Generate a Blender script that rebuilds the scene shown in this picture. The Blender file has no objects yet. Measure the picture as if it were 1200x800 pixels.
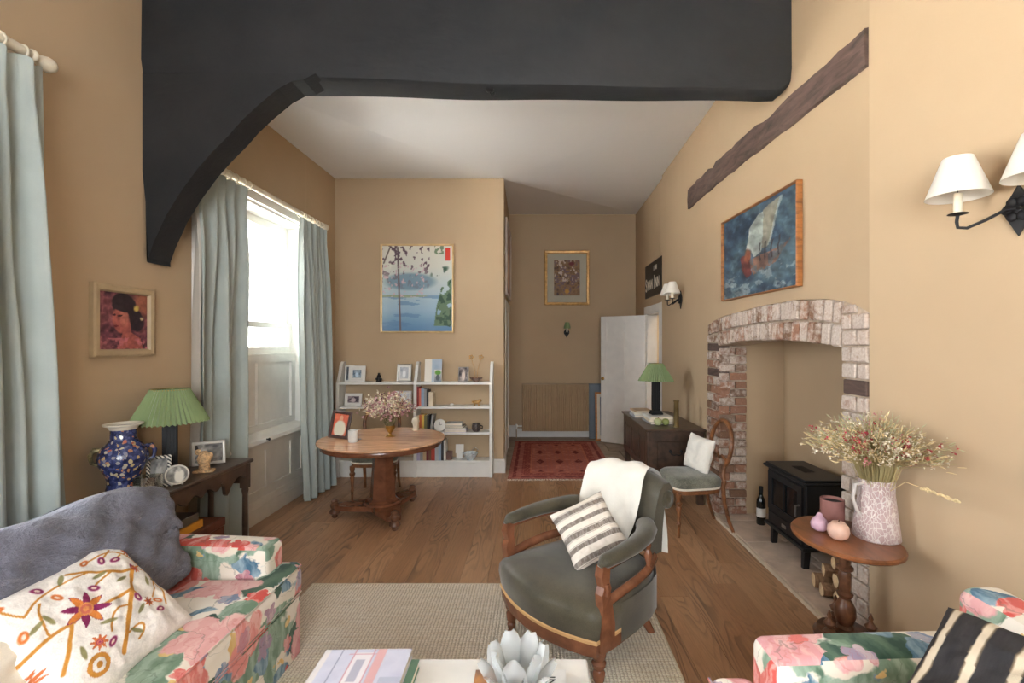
import bpy, bmesh, math, random
import numpy as np
from mathutils import Vector, Matrix, Euler
random.seed(7)
RNG = np.random.default_rng(5)
PI = math.pi
SC = bpy.context.scene
COL = SC.collection

# ------------------------------------------------------------------ camera, world, exposure
FPX, CX, CY, EYE = 560.0, 628.0, 403.0, 1.6
cam = bpy.data.cameras.new('camera')
cam.sensor_width = 36; cam.lens = FPX / 1200 * 36
cam.shift_x = -(CX - 600) / 1200; cam.shift_y = (CY - 400) / 1200
cam.clip_start = 0.05
camo = bpy.data.objects.new('camera', cam); COL.objects.link(camo)
camo.location = (0, 0, EYE); camo.rotation_euler = (PI / 2, 0, 0)
SC.camera = camo
w = bpy.data.worlds.new('sky'); SC.world = w; w.use_nodes = True
bg = w.node_tree.nodes['Background']
bg.inputs[0].default_value = (0.90, 0.95, 1.0, 1); bg.inputs[1].default_value = 10.0
SC.view_settings.view_transform = 'Standard'; SC.view_settings.look = 'None'
SC.view_settings.gamma = 1; SC.view_settings.use_curve_mapping = False
SC.view_settings.exposure = 1.0
def portal(name, loc, rot, sx, sy):
    l = bpy.data.lights.new(name, 'AREA'); l.shape = 'RECTANGLE'; l.size = sx; l.size_y = sy
    l.cycles.is_portal = True
    o = bpy.data.objects.new(name, l); COL.objects.link(o); o.location = loc; o.rotation_euler = rot
portal('window_portal', (-2.74, 1.35, 1.65), (0, -PI / 2, 0), 1.75, 1.3)
portal('window_portal', (-2.74, 4.4, 2.15), (0, -PI / 2, 0), 1.4, 1.5)
portal('window_portal', (0, -2.3, 1.97), (PI / 2, 0, 0), 2.6, 2.05)
sun = bpy.data.lights.new('sun', 'SUN'); sun.energy = 95; sun.angle = math.radians(6); sun.color = (1.0, .99, .98)
suno = bpy.data.objects.new('sun', sun); COL.objects.link(suno); suno.rotation_euler = (math.radians(12), math.radians(32), 0)

# ------------------------------------------------------------------ pixel helpers (photograph -> point in the room)
def at(px, py, D): return Vector(((px - CX) * D / FPX, D, EYE - (py - CY) * D / FPX))
def onz(px, py, z):
    D = (EYE - z) * FPX / (py - CY); return Vector(((px - CX) * D / FPX, D, z))

# ------------------------------------------------------------------ colour
def lin(c):
    out = []
    for v in c:
        v = v / 255.0
        out.append(v / 12.92 if v <= 0.04045 else ((v + 0.055) / 1.055) ** 2.4)
    return tuple(out)
def rgba(c): return (*lin(c), 1)

# ------------------------------------------------------------------ materials
class NT:
    def __init__(s, name, rough=0.6, spec=0.4):
        s.m = bpy.data.materials.new(name); s.m.use_nodes = True
        s.t = s.m.node_tree; s.b = s.t.nodes['Principled BSDF']
        s.b.inputs['Roughness'].default_value = rough
        s.b.inputs['Specular IOR Level'].default_value = spec
    def n(s, typ, **kw):
        nd = s.t.nodes.new(typ)
        for k, v in kw.items():
            if k in ('operation', 'blend_type', 'data_type', 'feature', 'wave_type', 'bands_direction', 'noise_dimensions', 'voronoi_dimensions', 'rings_direction', 'distance', 'attribute_name', 'wave_profile', 'clamp'):
                setattr(nd, k, v)
            else:
                nd.inputs[k.replace('_', ' ')].default_value = v
        return nd
    def l(s, a, b): s.t.links.new(a, b)
    def coord(s, kind='Object', scale=(1, 1, 1)):
        tc = s.n('ShaderNodeTexCoord'); mp = s.n('ShaderNodeMapping'); mp.inputs['Scale'].default_value = scale
        s.l(tc.outputs[kind], mp.inputs['Vector']); return mp.outputs[0]
    def noise(s, vec, scale, detail=3, rough=0.5, dist=0.0):
        nd = s.n('ShaderNodeTexNoise', Scale=scale, Detail=detail, Roughness=rough, Distortion=dist); s.l(vec, nd.inputs['Vector']); return nd
    def math(s, op, a, b=None, c=None):
        nd = s.n('ShaderNodeMath', operation=op)
        for i, v in enumerate((a, b, c)):
            if v is None: continue
            if isinstance(v, (int, float)): nd.inputs[i].default_value = v
            else: s.l(v, nd.inputs[i])
        return nd.outputs[0]
    def ramp(s, fac, stops):
        nd = s.n('ShaderNodeValToRGB'); s.l(fac, nd.inputs[0]); e = nd.color_ramp.elements
        e[0].position, e[0].color = stops[0][0], rgba(stops[0][1])
        e[1].position, e[1].color = stops[-1][0], rgba(stops[-1][1])
        for p, c in stops[1:-1]:
            q = e.new(p); q.color = rgba(c)
        return nd.outputs[0]
    def step(s, fac, lo, hi):
        nd = s.n('ShaderNodeMapRange'); s.l(fac, nd.inputs[0])
        nd.inputs[1].default_value = lo; nd.inputs[2].default_value = hi; return nd.outputs[0]
    def mix(s, fac, a, b, blend='MIX'):
        nd = s.n('ShaderNodeMix', data_type='RGBA', blend_type=blend)
        for sock, v in ((nd.inputs[0], fac), (nd.inputs[6], a), (nd.inputs[7], b)):
            if isinstance(v, (int, float)): sock.default_value = v
            elif isinstance(v, tuple): sock.default_value = rgba(v)
            else: s.l(v, sock)
        return nd.outputs[2]
    def color(s, c):
        if isinstance(c, tuple): s.b.inputs['Base Color'].default_value = rgba(c)
        else: s.l(c, s.b.inputs['Base Color'])
    def bump(s, h, strength=0.3, dist=0.01):
        nd = s.n('ShaderNodeBump', Strength=strength, Distance=dist); s.l(h, nd.inputs['Height']); s.l(nd.outputs[0], s.b.inputs['Normal'])

_M = {}
def plain(c, rough=0.6, metal=0.0, var=0.08, scale=8, bump=0.0, bscale=60, spec=0.4, name=None, emit=None):
    key = (c, rough, metal, var, scale, bump, bscale, spec)
    if key in _M: return _M[key]
    s = NT(name or 'mat_%d_%d_%d' % c, rough, spec)
    v = s.coord()
    nz = s.noise(v, scale, 4)
    lo = tuple(max(0, x * (1 - var)) for x in c); hi = tuple(min(255, x * (1 + var)) for x in c)
    s.color(s.ramp(nz.outputs[0], [(0.3, lo), (0.7, hi)]))
    s.b.inputs['Metallic'].default_value = metal
    if bump: s.bump(s.noise(v, bscale, 3).outputs[0], bump, 0.004)
    _M[key] = s.m
    return s.m

WALLC = (196, 162, 117)
def m_wall():
    s = NT('ochre_wall_paint', 0.75, 0.25); v = s.coord()
    s.color(s.ramp(s.noise(v, 1.3, 3).outputs[0], [(0.3, (183, 159, 128)), (0.7, (188, 164, 133))]))
    s.bump(s.noise(v, 5, 4).outputs[0], 0.12, 0.02); return s.m
def m_ceiling():
    s = NT('white_ceiling_paint', 0.8, 0.2); v = s.coord()
    s.color((236, 235, 233)); s.bump(s.noise(v, 2.5, 3).outputs[0], 0.25, 0.03); return s.m
def m_oak():
    s = NT('oak_floorboard', 0.36, 0.5)
    oi = s.n('ShaderNodeObjectInfo'); tc = s.n('ShaderNodeTexCoord')
    add = s.n('ShaderNodeVectorMath', operation='ADD'); comb = s.n('ShaderNodeCombineXYZ')
    r = s.math('MULTIPLY', oi.outputs['Random'], 37.0)
    s.l(r, comb.inputs[0]); s.l(r, comb.inputs[1]); s.l(tc.outputs['Object'], add.inputs[0]); s.l(comb.outputs[0], add.inputs[1])
    mp = s.n('ShaderNodeMapping'); mp.inputs['Scale'].default_value = (6, 0.75, 1); s.l(add.outputs[0], mp.inputs[0])
    n1 = s.noise(mp.outputs[0], 1.0, 2, 0.4, 0.3)
    rings = s.math('FRACT', s.math('MULTIPLY', n1.outputs[0], 17.0))
    line = s.math('SMOOTH_MIN', rings, s.math('MULTIPLY', s.math('SUBTRACT', 1.0, rings), 4.0), 0.05)
    dark = s.step(line, 0.0, 0.45)
    mp2 = s.n('ShaderNodeMapping'); mp2.inputs['Scale'].default_value = (130, 5, 1); s.l(add.outputs[0], mp2.inputs[0])
    fine = s.noise(mp2.outputs[0], 1.0, 3)
    base = s.ramp(oi.outputs['Random'], [(0.0, (150, 108, 75)), (0.5, (168, 125, 89)), (1.0, (184, 143, 107))])
    c = s.mix(s.step(fine.outputs[0], 0.35, 0.65), s.mix(0.3, base, (92, 62, 42)), base)
    big = s.noise(mp.outputs[0], 0.6, 3)
    c = s.mix(s.step(big.outputs[0], 0.35, 0.7), c, s.mix(0.35, c, (190, 155, 120)))
    patch = s.step(s.noise(mp.outputs[0], 0.8, 2).outputs[0], 0.42, 0.62)
    dk = s.math('MULTIPLY', s.math('SUBTRACT', 1.0, dark), s.math('ADD', 0.12, s.math('MULTIPLY', patch, 0.6)))
    s.color(s.mix(dk, c, (64, 42, 28)))
    s.bump(dark, 0.12, 0.002); return s.m
def m_wood(name, c, rough=0.35, dark=0.5, scale=(4, 4, 25), var=0.2):
    s = NT(name, rough, 0.5); v = s.coord(scale=scale)
    n1 = s.noise(v, 1.5, 5, 0.6, 0.6)
    dk = tuple(x * dark for x in c); hi = tuple(min(255, x * (1 + var)) for x in c)
    s.color(s.ramp(n1.outputs[0], [(0.25, dk), (0.5, c), (0.75, hi)])); s.bump(n1.outputs[0], 0.08, 0.003); return s.m
def m_fabric(name, c, var=0.1, bump=0.3, scale=350, rough=0.9, sheen=0.2, wr=0.0, streak=None):
    s = NT(name, rough, 0.15); v = s.coord()
    big = s.noise(v, 6, 4); wv = s.noise(v, scale, 2)
    lo = tuple(max(0, x * (1 - var)) for x in c); hi = tuple(min(255, x * (1 + var)) for x in c)
    s.color(s.mix(0.35, s.ramp(big.outputs[0], [(0.3, lo), (0.7, hi)]), s.ramp(wv.outputs[0], [(0.35, lo), (0.65, hi)])))
    s.b.inputs['Sheen Weight'].default_value = sheen
    h = wv.outputs[0]
    if wr:
        mp = s.coord(scale=streak or (1, 1, 1)); nn = s.noise(mp, 13, 6, 0.68, 0.25)
        h = s.math('ADD', s.math('MULTIPLY', h, 0.08), s.math('MULTIPLY', nn.outputs[0], wr))
        s.bump(h, 0.9, 0.035)
    else: s.bump(h, bump, 0.002)
    return s.m
def m_brick(name, white):
    s = NT(name, 0.9, 0.15); tc = s.n('ShaderNodeTexCoord'); oi = s.n('ShaderNodeObjectInfo')
    geo = s.n('ShaderNodeNewGeometry')
    n1 = s.noise(geo.outputs['Position'], 22, 5, 0.65); n2 = s.noise(geo.outputs['Position'], 70, 4, 0.6); n3 = s.noise(geo.outputs['Position'], 9, 3)
    base = s.ramp(oi.outputs['Random'], [(0, (128, 100, 80)), (0.3, (168, 124, 100)), (0.6, (156, 116, 96)), (0.85, (144, 122, 104)), (1, (116, 88, 72))])
    base = s.mix(s.step(n2.outputs[0], 0.3, 0.7), s.mix(0.35, base, (90, 62, 48)), base)
    wash = s.math('ADD', s.math('MULTIPLY', n1.outputs[0], 0.7), s.math('MULTIPLY', n3.outputs[0], 0.3))
    wash = s.math('ADD', wash, s.math('MULTIPLY', s.math('SUBTRACT', oi.outputs['Random'], 0.5), 0.12))
    f = s.math('MULTIPLY', s.step(wash, 0.55 - white * 0.26, 0.72 - white * 0.26), .92)
    s.color(s.mix(f, base, s.ramp(n2.outputs[0], [(0.3, (186, 168, 152)), (0.7, (214, 202, 190))])))
    s.bump(n1.outputs[0], 0.7, 0.012); return s.m
def m_floral():
    s = NT('floral_linen', 0.85, 0.2)
    tc = s.n('ShaderNodeTexCoord'); uv = tc.outputs['UV']
    wob = s.noise(uv, 7, 4, 0.6)
    dv = s.n('ShaderNodeVectorMath', operation='SUBTRACT'); s.l(wob.outputs['Color'], dv.inputs[0]); dv.inputs[1].default_value = (0.5, 0.5, 0.5)
    sc = s.n('ShaderNodeVectorMath', operation='SCALE'); s.l(dv.outputs[0], sc.inputs[0]); sc.inputs[3].default_value = 0.11
    ad = s.n('ShaderNodeVectorMath', operation='ADD'); s.l(uv, ad.inputs[0]); s.l(sc.outputs[0], ad.inputs[1]); p = ad.outputs[0]
    fine = s.noise(uv, 28, 4, 0.7)
    fmp = s.n('ShaderNodeMapping'); fmp.inputs['Scale'].default_value = (26, 7, 1); fmp.inputs['Rotation'].default_value = (0, 0, 0.6); s.l(p, fmp.inputs[0])
    brush = s.noise(fmp.outputs[0], 1, 3)
    c = s.ramp(s.noise(uv, 5, 2).outputs[0], [(0.3, (226, 216, 198)), (0.7, (240, 233, 222))])
    def off(vec, o):
        m = s.n('ShaderNodeMapping'); m.inputs['Location'].default_value = o; s.l(vec, m.inputs[0]); return m.outputs[0]
    def blob(o, scale, lo, hi, ca, cb, c):
        nz = s.noise(off(p, o), scale, 1.5, 0.5); f = s.step(nz.outputs[0], lo, hi)
        return s.mix(f, c, s.ramp(brush.outputs[0], [(0.38, ca), (0.62, cb)]))
    c = blob((3, 1, 0), 3.6, 0.535, 0.55, (158, 178, 158), (112, 138, 114), c)
    c = blob((9, 4, 0), 4.0, 0.58, 0.592, (50, 80, 66), (88, 114, 94), c)
    c = blob((1, 7, 0), 4.2, 0.595, 0.606, (76, 112, 134), (150, 174, 186), c)
    c = blob((5, 5, 0), 7.5, 0.655, 0.665, (214, 176, 110), (228, 200, 140), c)
    def flowers(o, scale, r0, pal, c):
        vo = s.n('ShaderNodeTexVoronoi', voronoi_dimensions='2D', Scale=scale, Randomness=0.75)
        q = off(p, o); s.l(q, vo.inputs['Vector'])
        # vector from cell centre
        scq = s.n('ShaderNodeVectorMath', operation='SUBTRACT'); s.l(q, scq.inputs[0]); s.l(vo.outputs['Position'], scq.inputs[1])
        sx = s.n('ShaderNodeSeparateXYZ'); s.l(scq.outputs[0], sx.inputs[0])
        ang = s.math('ARCTAN2', sx.outputs[1], sx.outputs[0])
        sep = s.n('ShaderNodeSeparateColor'); s.l(vo.outputs['Color'], sep.inputs[0])
        pet = s.math('ABSOLUTE', s.math('SINE', s.math('ADD', s.math('MULTIPLY', ang, 2.5), s.math('MULTIPLY', sep.outputs[0], 6.0))))
        rad = s.math('MULTIPLY', s.math('ADD', 0.62, s.math('MULTIPLY', pet, 0.38)), s.math('MULTIPLY', s.math('ADD', 0.65, s.math('MULTIPLY', sep.outputs[1], 0.5)), r0))
        d = vo.outputs['Distance']
        rel = s.math('DIVIDE', d, rad)
        m = s.step(rel, 1.0, 0.94)
        col = s.ramp(sep.outputs[2], pal)
        col = s.mix(s.step(brush.outputs[0], 0.48, 0.56), col, s.mix(0.3, col, (246, 226, 216)))
        ring = s.math('FRACT', s.math('MULTIPLY', s.math('ADD', rel, s.math('MULTIPLY', wob.outputs[0], 1.2)), 2.6))
        col = s.mix(s.math('MULTIPLY', s.step(ring, 0.78, 0.92), 0.55), col, s.mix(0.45, col, (190, 80, 72)))
        return s.mix(m, c, col)
    pal = [(0.0, (196, 78, 64)), (0.3, (222, 138, 128)), (0.5, (226, 172, 168)), (0.75, (214, 150, 154)), (1.0, (232, 196, 184))]
    c = flowers((0.4, 0.2, 0), 2.4, 0.39, pal, c)
    c = flowers((2.7, 1.9, 0), 5.0, 0.26, [(0.0, (206, 76, 66)), (0.5, (224, 128, 120)), (1.0, (110, 148, 178))], c)
    stem = s.math('ABSOLUTE', s.math('SUBTRACT', s.noise(off(p, (7, 2, 0)), 4, 1).outputs[0], 0.5))
    c = s.mix(s.math('MULTIPLY', s.step(stem, 0.004, 0.002), 0.35), c, (70, 84, 70))
    s.color(c)
    s.b.inputs['Sheen Weight'].default_value = 0.1
    s.bump(s.math('ADD', s.noise(uv, 8, 4, 0.6, 0.6).outputs[0], s.math('MULTIPLY', s.noise(uv, 500, 1).outputs[0], 0.05)), 0.25, 0.015)
    return s.m
def m_jute():
    s = NT('jute_weave', 0.95, 0.1); v = s.coord()
    mp = s.coord(scale=(1, 1, 1))
    w1 = s.n('ShaderNodeTexWave', wave_type='BANDS', bands_direction='X', Scale=17.0, Distortion=2.0, Detail=1.0, Detail_Scale=3.0); s.l(mp, w1.inputs['Vector'])
    w2 = s.n('ShaderNodeTexWave', wave_type='BANDS', bands_direction='Y', Scale=26.0, Distortion=2.5, Detail=1.0, Detail_Scale=3.0); s.l(mp, w2.inputs['Vector'])
    h = s.math('MULTIPLY', w1.outputs['Fac'], w2.outputs['Fac'])
    sn = s.noise(s.coord(scale=(3, 40, 1)), 2, 3)
    base = s.ramp(sn.outputs[0], [(0.25, (226, 210, 186)), (0.5, (238, 227, 208)), (0.75, (243, 234, 219))])
    s.color(s.mix(s.step(h, 0.0, 0.25), s.mix(0.5, base, (140, 116, 88)), base))
    s.bump(h, 0.8, 0.01); return s.m
def m_attr(name='painted_print', rough=0.5, coat=0.0, spec=0.3, weave=0):
    key = (name, rough, coat)
    if key in _M: return _M[key]
    s = NT(name, rough, spec); a = s.n('ShaderNodeAttribute', attribute_name='Col'); s.color(a.outputs['Color'])
    s.b.inputs['Coat Weight'].default_value = coat; s.b.inputs['Coat Roughness'].default_value = 0.05
    if weave: s.bump(s.noise(s.coord(), weave, 3).outputs[0], 0.4, 0.003)
    _M[key] = s.m; return s.m
def m_glass(name='clear_glass', tint=(1, 1, 1), fac=0.12, rough=0.0):
    m = bpy.data.materials.new(name); m.use_nodes = True; t = m.node_tree; t.nodes.clear()
    o = t.nodes.new('ShaderNodeOutputMaterial'); mx = t.nodes.new('ShaderNodeMixShader'); tr = t.nodes.new('ShaderNodeBsdfTransparent'); gl = t.nodes.new('ShaderNodeBsdfGlossy')
    lw = t.nodes.new('ShaderNodeLayerWeight'); lw.inputs[0].default_value = 0.25
    mm = t.nodes.new('ShaderNodeMath'); mm.operation = 'MULTIPLY_ADD'; mm.inputs[1].default_value = 0.7; mm.inputs[2].default_value = fac * 0.4
    t.links.new(lw.outputs['Fresnel'], mm.inputs[0]); t.links.new(mm.outputs[0], mx.inputs[0])
    tr.inputs[0].default_value = (*tint, 1); gl.inputs['Roughness'].default_value = rough
    t.links.new(tr.outputs[0], mx.inputs[1]); t.links.new(gl.outputs[0], mx.inputs[2]); t.links.new(mx.outputs[0], o.inputs[0]); return m

M_WALL = m_wall(); M_CEIL = m_ceiling(); M_OAK = m_oak()
M_WHITE = plain((226, 223, 216), 0.45, var=0.02, name='white_gloss_paint')
M_BLACKBEAM = NT('black_beam_paint', 0.55, 0.3)
_v = M_BLACKBEAM.coord(); _n = M_BLACKBEAM.noise(_v, 2.2, 5, 0.6); _n2 = M_BLACKBEAM.noise(M_BLACKBEAM.coord(scale=(1.4, 3, 3)), 2.2, 4, 0.55, .4)
M_BLACKBEAM.color(M_BLACKBEAM.ramp(_n.outputs[0], [(0.3, (34, 36, 38)), (0.7, (46, 46, 47))])); M_BLACKBEAM.bump(_n2.outputs[0], 0.35, 0.03); M_BLACKBEAM = M_BLACKBEAM.m
M_TIMBER = m_wood('old_oak_timber', (84, 66, 58), 0.8, 0.45, (6, 3, 14), 0.25)
M_MAHOG = m_wood('mahogany', (114, 72, 50), 0.2, 0.75, (5, 5, 5), 0.25)
M_TABLETOP = m_wood('polished_mahogany_top', (200, 152, 116), 0.16, 0.75, (3, 14, 3), 0.15)
M_DARKOAK = m_wood('dark_oak', (74, 56, 44), 0.35, 0.5, (6, 6, 6), 0.3)
M_WALNUT = m_wood('walnut', (118, 76, 46), 0.3, 0.55, (10, 10, 10), 0.3)
M_OVAL = m_wood('chestnut_top', (132, 82, 50), 0.28, 0.7, (10, 3, 3), 0.2)
M_TURNED = m_wood('turned_dark_walnut', (104, 70, 50), 0.3, 0.5, (10, 10, 10), 0.3)
M_CURT = m_fabric('duck_egg_curtain', (168, 176, 170), 0.04, 0.1, 500, 0.8, 0.1)
M_CURT_L = m_fabric('curtain_lining', (196, 190, 178), 0.03, 0.1, 500, 0.8, 0.1)
M_POLE = m_wood('cream_pole', (228, 218, 196), 0.45, 0.85, (4, 4, 4), 0.05)
M_FLORAL = m_floral(); M_JUTE = m_jute()
M_SLATE = m_fabric('slate_linen', (110, 110, 122), 0.1, 0.3, 300, 0.85, 0.25, wr=1.0, streak=(1, 1, 1.6))
M_CREAM = m_fabric('cream_linen', (222, 212, 194), 0.04, 0.2, 300)
M_WOOL = m_fabric('white_wool', (226, 220, 208), 0.04, 0.6, 260, 0.95, 0.4)
M_VELVET = m_fabric('olive_velvet', (68, 63, 50), 0.3, 0.15, 300, 0.42, 0.25)
M_BOUCLE = m_fabric('sage_boucle', (112, 110, 96), 0.3, 0.9, 110, 0.95, 0.3)
M_IRON = plain((34, 34, 36), 0.5, 0.4, 0.1, name='black_iron')
M_STOVE = plain((40, 41, 43), 0.42, 0.3, 0.08, name='stove_black')
M_BRASS = plain((176, 142, 78), 0.3, 0.9, 0.15, name='aged_brass')
M_GOLD = plain((196, 152, 92), 0.4, 0.35, 0.12, 20, name='gilt')
M_SHADE_W = m_fabric('white_card_shade', (232, 226, 214), 0.02, 0.05, 400, 0.8, 0.1)
M_GREEN = m_fabric('green_pleated_silk', (126, 142, 98), 0.06, 0.05, 400, 0.7, 0.3)
M_CANDLE = plain((228, 218, 194), 0.5, var=0.02)
M_MORTAR = plain((178, 160, 140), 0.95, var=0.1, scale=20, bump=0.5, bscale=60, name='lime_mortar')
M_GLASS = m_glass(); M_BLACK = plain((18, 18, 18), 0.6, var=0.1, name='black_lacquer')

# ------------------------------------------------------------------ objects
def setp(o, label=None, cat=None, group=None, kind=None):
    if label: o['label'] = label
    if cat: o['category'] = cat
    if group: o['group'] = group
    if kind: o['kind'] = kind
    return o
def thing(name, label, cat, loc=(0, 0, 0), rotz=0.0, group=None, kind=None, tilt=0.0):
    o = bpy.data.objects.new(name, None); COL.objects.link(o); o.empty_display_size = 0.1
    o.location = loc; o.rotation_euler = (tilt, 0, rotz)
    return setp(o, label, cat, group, kind)
def pmat(o):
    m = Matrix.LocRotScale(o.location, o.rotation_euler, o.scale)
    return pmat(o.parent) @ m if o.parent else m
def copy_tree(o, parent=None):
    c = o.copy(); COL.objects.link(c)
    if parent: c.parent = parent
    for ch in o.children: copy_tree(ch, c)
    return c

class MB:
    def __init__(s): s.v = []; s.f = []
    def add(s, vs, fs, M=None):
        b = len(s.v)
        s.v += [tuple(M @ Vector(p)) if M is not None else tuple(p) for p in vs]
        s.f += [tuple(b + i for i in f) for f in fs]; return s
    def box(s, x0, x1, y0, y1, z0, z1, M=None):
        e = (len(s.v) // 8 % 7) * .00012; x0 += e; x1 -= e; y0 += e; y1 -= e; z0 += e; z1 -= e
        vs = [(x, y, z) for z in (z0, z1) for y in (y0, y1) for x in (x0, x1)]
        return s.add(vs, [(0, 2, 3, 1), (4, 5, 7, 6), (0, 1, 5, 4), (2, 6, 7, 3), (0, 4, 6, 2), (1, 3, 7, 5)], M)
    def bbox(s, x0, x1, y0, y1, z0, z1, b=0.005, M=None):
        # box with chamfered edges
        bm = bmesh.new(); bmesh.ops.create_cube(bm, size=1)
        for v in bm.verts:
            v.co.x = x0 + (v.co.x + .5) * (x1 - x0); v.co.y = y0 + (v.co.y + .5) * (y1 - y0); v.co.z = z0 + (v.co.z + .5) * (z1 - z0)
        bmesh.ops.bevel(bm, geom=bm.edges[:], offset=b, segments=1, affect='EDGES')
        bm.verts.index_update(); s.add([v.co[:] for v in bm.verts], [[v.index for v in f.verts] for f in bm.faces], M); bm.free(); return s
    def lathe(s, prof, seg=20, M=None, c=(0, 0, 0), caps=True, fn=None):
        vs = []; fs = []; n = len(prof)
        for i, (r, z) in enumerate(prof):
            for k in range(seg):
                a = 2 * PI * k / seg; rr = r * (fn(a, i / (n - 1)) if fn else 1)
                vs.append((c[0] + rr * math.cos(a), c[1] + rr * math.sin(a), c[2] + z))
        for i in range(n - 1):
            for k in range(seg):
                a, b = i * seg + k, i * seg + (k + 1) % seg; fs.append((a, b, b + seg, a + seg))
        if caps:
            fs.append(tuple(range(seg))[::-1]); fs.append(tuple((n - 1) * seg + k for k in range(seg)))
        return s.add(vs, fs, M)
    def tube(s, pts, r, seg=8, M=None, caps=True, flat=1.0, up=(0, 0, 1)):
        pts = [Vector(p) for p in pts]; n = len(pts); rs = r if isinstance(r, (list, tuple)) else [r] * n
        vs = []; fs = []
        prev = None
        for i, p in enumerate(pts):
            t = (pts[min(i + 1, n - 1)] - pts[max(i - 1, 0)]).normalized()
            if prev is None:
                ref = Vector(up) if abs(t.dot(Vector(up))) < 0.95 else Vector((1, 0, 0))
                a = t.cross(ref).normalized()
            else: a = (prev - t * prev.dot(t)).normalized()
            prev = a; b = t.cross(a).normalized()
            for k in range(seg):
                an = 2 * PI * k / seg
                vs.append(p + a * (math.cos(an) * rs[i]) + b * (math.sin(an) * rs[i] * flat))
        for i in range(n - 1):
            for k in range(seg):
                q, w_ = i * seg + k, i * seg + (k + 1) % seg; fs.append((q, w_, w_ + seg, q + seg))
        if caps: fs.append(tuple(range(seg))[::-1]); fs.append(tuple((n - 1) * seg + k for k in range(seg)))
        return s.add(vs, fs, M)
    def prism(s, poly, y0, y1, M=None):
        # polygon in (x,z) extruded along y
        n = len(poly); vs = [(x, y0, z) for x, z in poly] + [(x, y1, z) for x, z in poly]
        fs = [tuple(range(n)), tuple(range(2 * n - 1, n - 1, -1))] + [(i, i + n, (i + 1) % n + n, (i + 1) % n) for i in range(n)]
        return s.add(vs, fs, M)
    def sphere(s, c, r, seg=10, rings=6, M=None, sq=(1, 1, 1)):
        prof = [(max(1e-4, math.sin(PI * i / rings)), -math.cos(PI * i / rings)) for i in range(rings + 1)]
        vs = []; fs = []
        for i, (q, z) in enumerate(prof):
            for k in range(seg):
                a = 2 * PI * k / seg; vs.append((c[0] + r * sq[0] * q * math.cos(a), c[1] + r * sq[1] * q * math.sin(a), c[2] + r * sq[2] * z))
        for i in range(rings):
            for k in range(seg):
                a, b = i * seg + k, i * seg + (k + 1) % seg; fs.append((a, b, b + seg, a + seg))
        return s.add(vs, fs, M)
    def rbox(s, x0, x1, y0, y1, z0, z1, r, puff=0.0, n=8, M=None, fn=None):
        lo = Vector((x0, y0, z0)); hi = Vector((x1, y1, z1)); mid = (lo + hi) / 2; hf = (hi - lo) / 2
        r = min(r, *(x * 0.999 for x in hf))
        def ax(h):
            e = [h - r + r * math.tan(PI / 4 * k / 3) for k in range(4)]
            m = [(-1 + 2 * k / n) * (h - r) for k in range(1, n)]
            return [-x for x in e[::-1]] + m + e
        bm = bmesh.new()
        for a in range(3):
            u, w_ = (a + 1) % 3, (a + 2) % 3
            U, W = ax(hf[u]), ax(hf[w_])
            for sg in (-1, 1):
                g = []
                for p in U:
                    row = []
                    for q in W:
                        c = [0, 0, 0]; c[a] = sg * hf[a]; c[u] = p; c[w_] = q
                        c = Vector(c); inn = Vector([max(-(hf[i] - r), min(hf[i] - r, c[i])) for i in range(3)])
                        d = c - inn
                        if d.length > 1e-9: c = inn + d.normalized() * r
                        if puff and a == 2: c.z += sg * puff * (1 - (p / hf[u]) ** 2) * (1 - (q / hf[w_]) ** 2)
                        if puff and a != 2:
                            pass
                        c += mid
                        if fn: c = fn(c)
                        row.append(bm.verts.new(c))
                    g.append(row)
                for i in range(len(U) - 1):
                    for j in range(len(W) - 1):
                        f = [g[i][j], g[i + 1][j], g[i + 1][j + 1], g[i][j + 1]]
                        bm.faces.new(f if sg > 0 else f[::-1])
        bmesh.ops.remove_doubles(bm, verts=bm.verts[:], dist=1e-5); bm.verts.index_update()
        s.add([v.co[:] for v in bm.verts], [[v.index for v in f.verts] for f in bm.faces], M); bm.free(); return s
    def grid(s, P, close_u=False, M=None):
        # P: array (nu, nv, 3)
        nu, nv = P.shape[:2]; vs = [tuple(P[i, j]) for i in range(nu) for j in range(nv)]
        fs = [(i * nv + j, ((i + 1) % nu) * nv + j, ((i + 1) % nu) * nv + j + 1, i * nv + j + 1) for i in range(nu if close_u else nu - 1) for j in range(nv - 1)]
        return s.add(vs, fs, M)
    def build(s, name, mat, parent=None, loc=None, rotz=0.0, smooth=None, world=False, uv=False, cols=None, tilt=0.0, recalc=True, **props):
        me = bpy.data.meshes.new(name)
        vs = s.v
        if world and parent is not None:
            inv = pmat(parent).inverted(); vs = [tuple(inv @ Vector(p)) for p in vs]
        elif world and loc is not None:
            L = Vector(loc); vs = [tuple(Vector(p) - L) for p in vs]
        me.from_pydata(vs, [], s.f)
        if recalc:
            bm = bmesh.new(); bm.from_mesh(me); bmesh.ops.recalc_face_normals(bm, faces=bm.faces[:]); bm.to_mesh(me); bm.free()
        if smooth is not None:
            me.polygons.foreach_set('use_smooth', [True] * len(me.polygons)); me.set_sharp_from_angle(angle=math.radians(smooth))
        me.materials.append(mat)
        if uv:
            ul = me.uv_layers.new(name='UVMap')
            for p in me.polygons:
                n = p.normal; a = max(range(3), key=lambda i: abs(n[i]))
                for li in p.loop_indices:
                    c = me.vertices[me.loops[li].vertex_index].co
                    ul.data[li].uv = ((c.y, c.z + 3.3) if a == 0 else (c.x + 5.1, c.z) if a == 1 else (c.y, c.x + 2.2))
        if cols is not None:
            ca = me.color_attributes.new('Col', 'FLOAT_COLOR', 'POINT')
            ca.data.foreach_set('color', np.concatenate([cols, np.ones((len(cols), 1))], 1).astype(np.float32).ravel())
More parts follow.
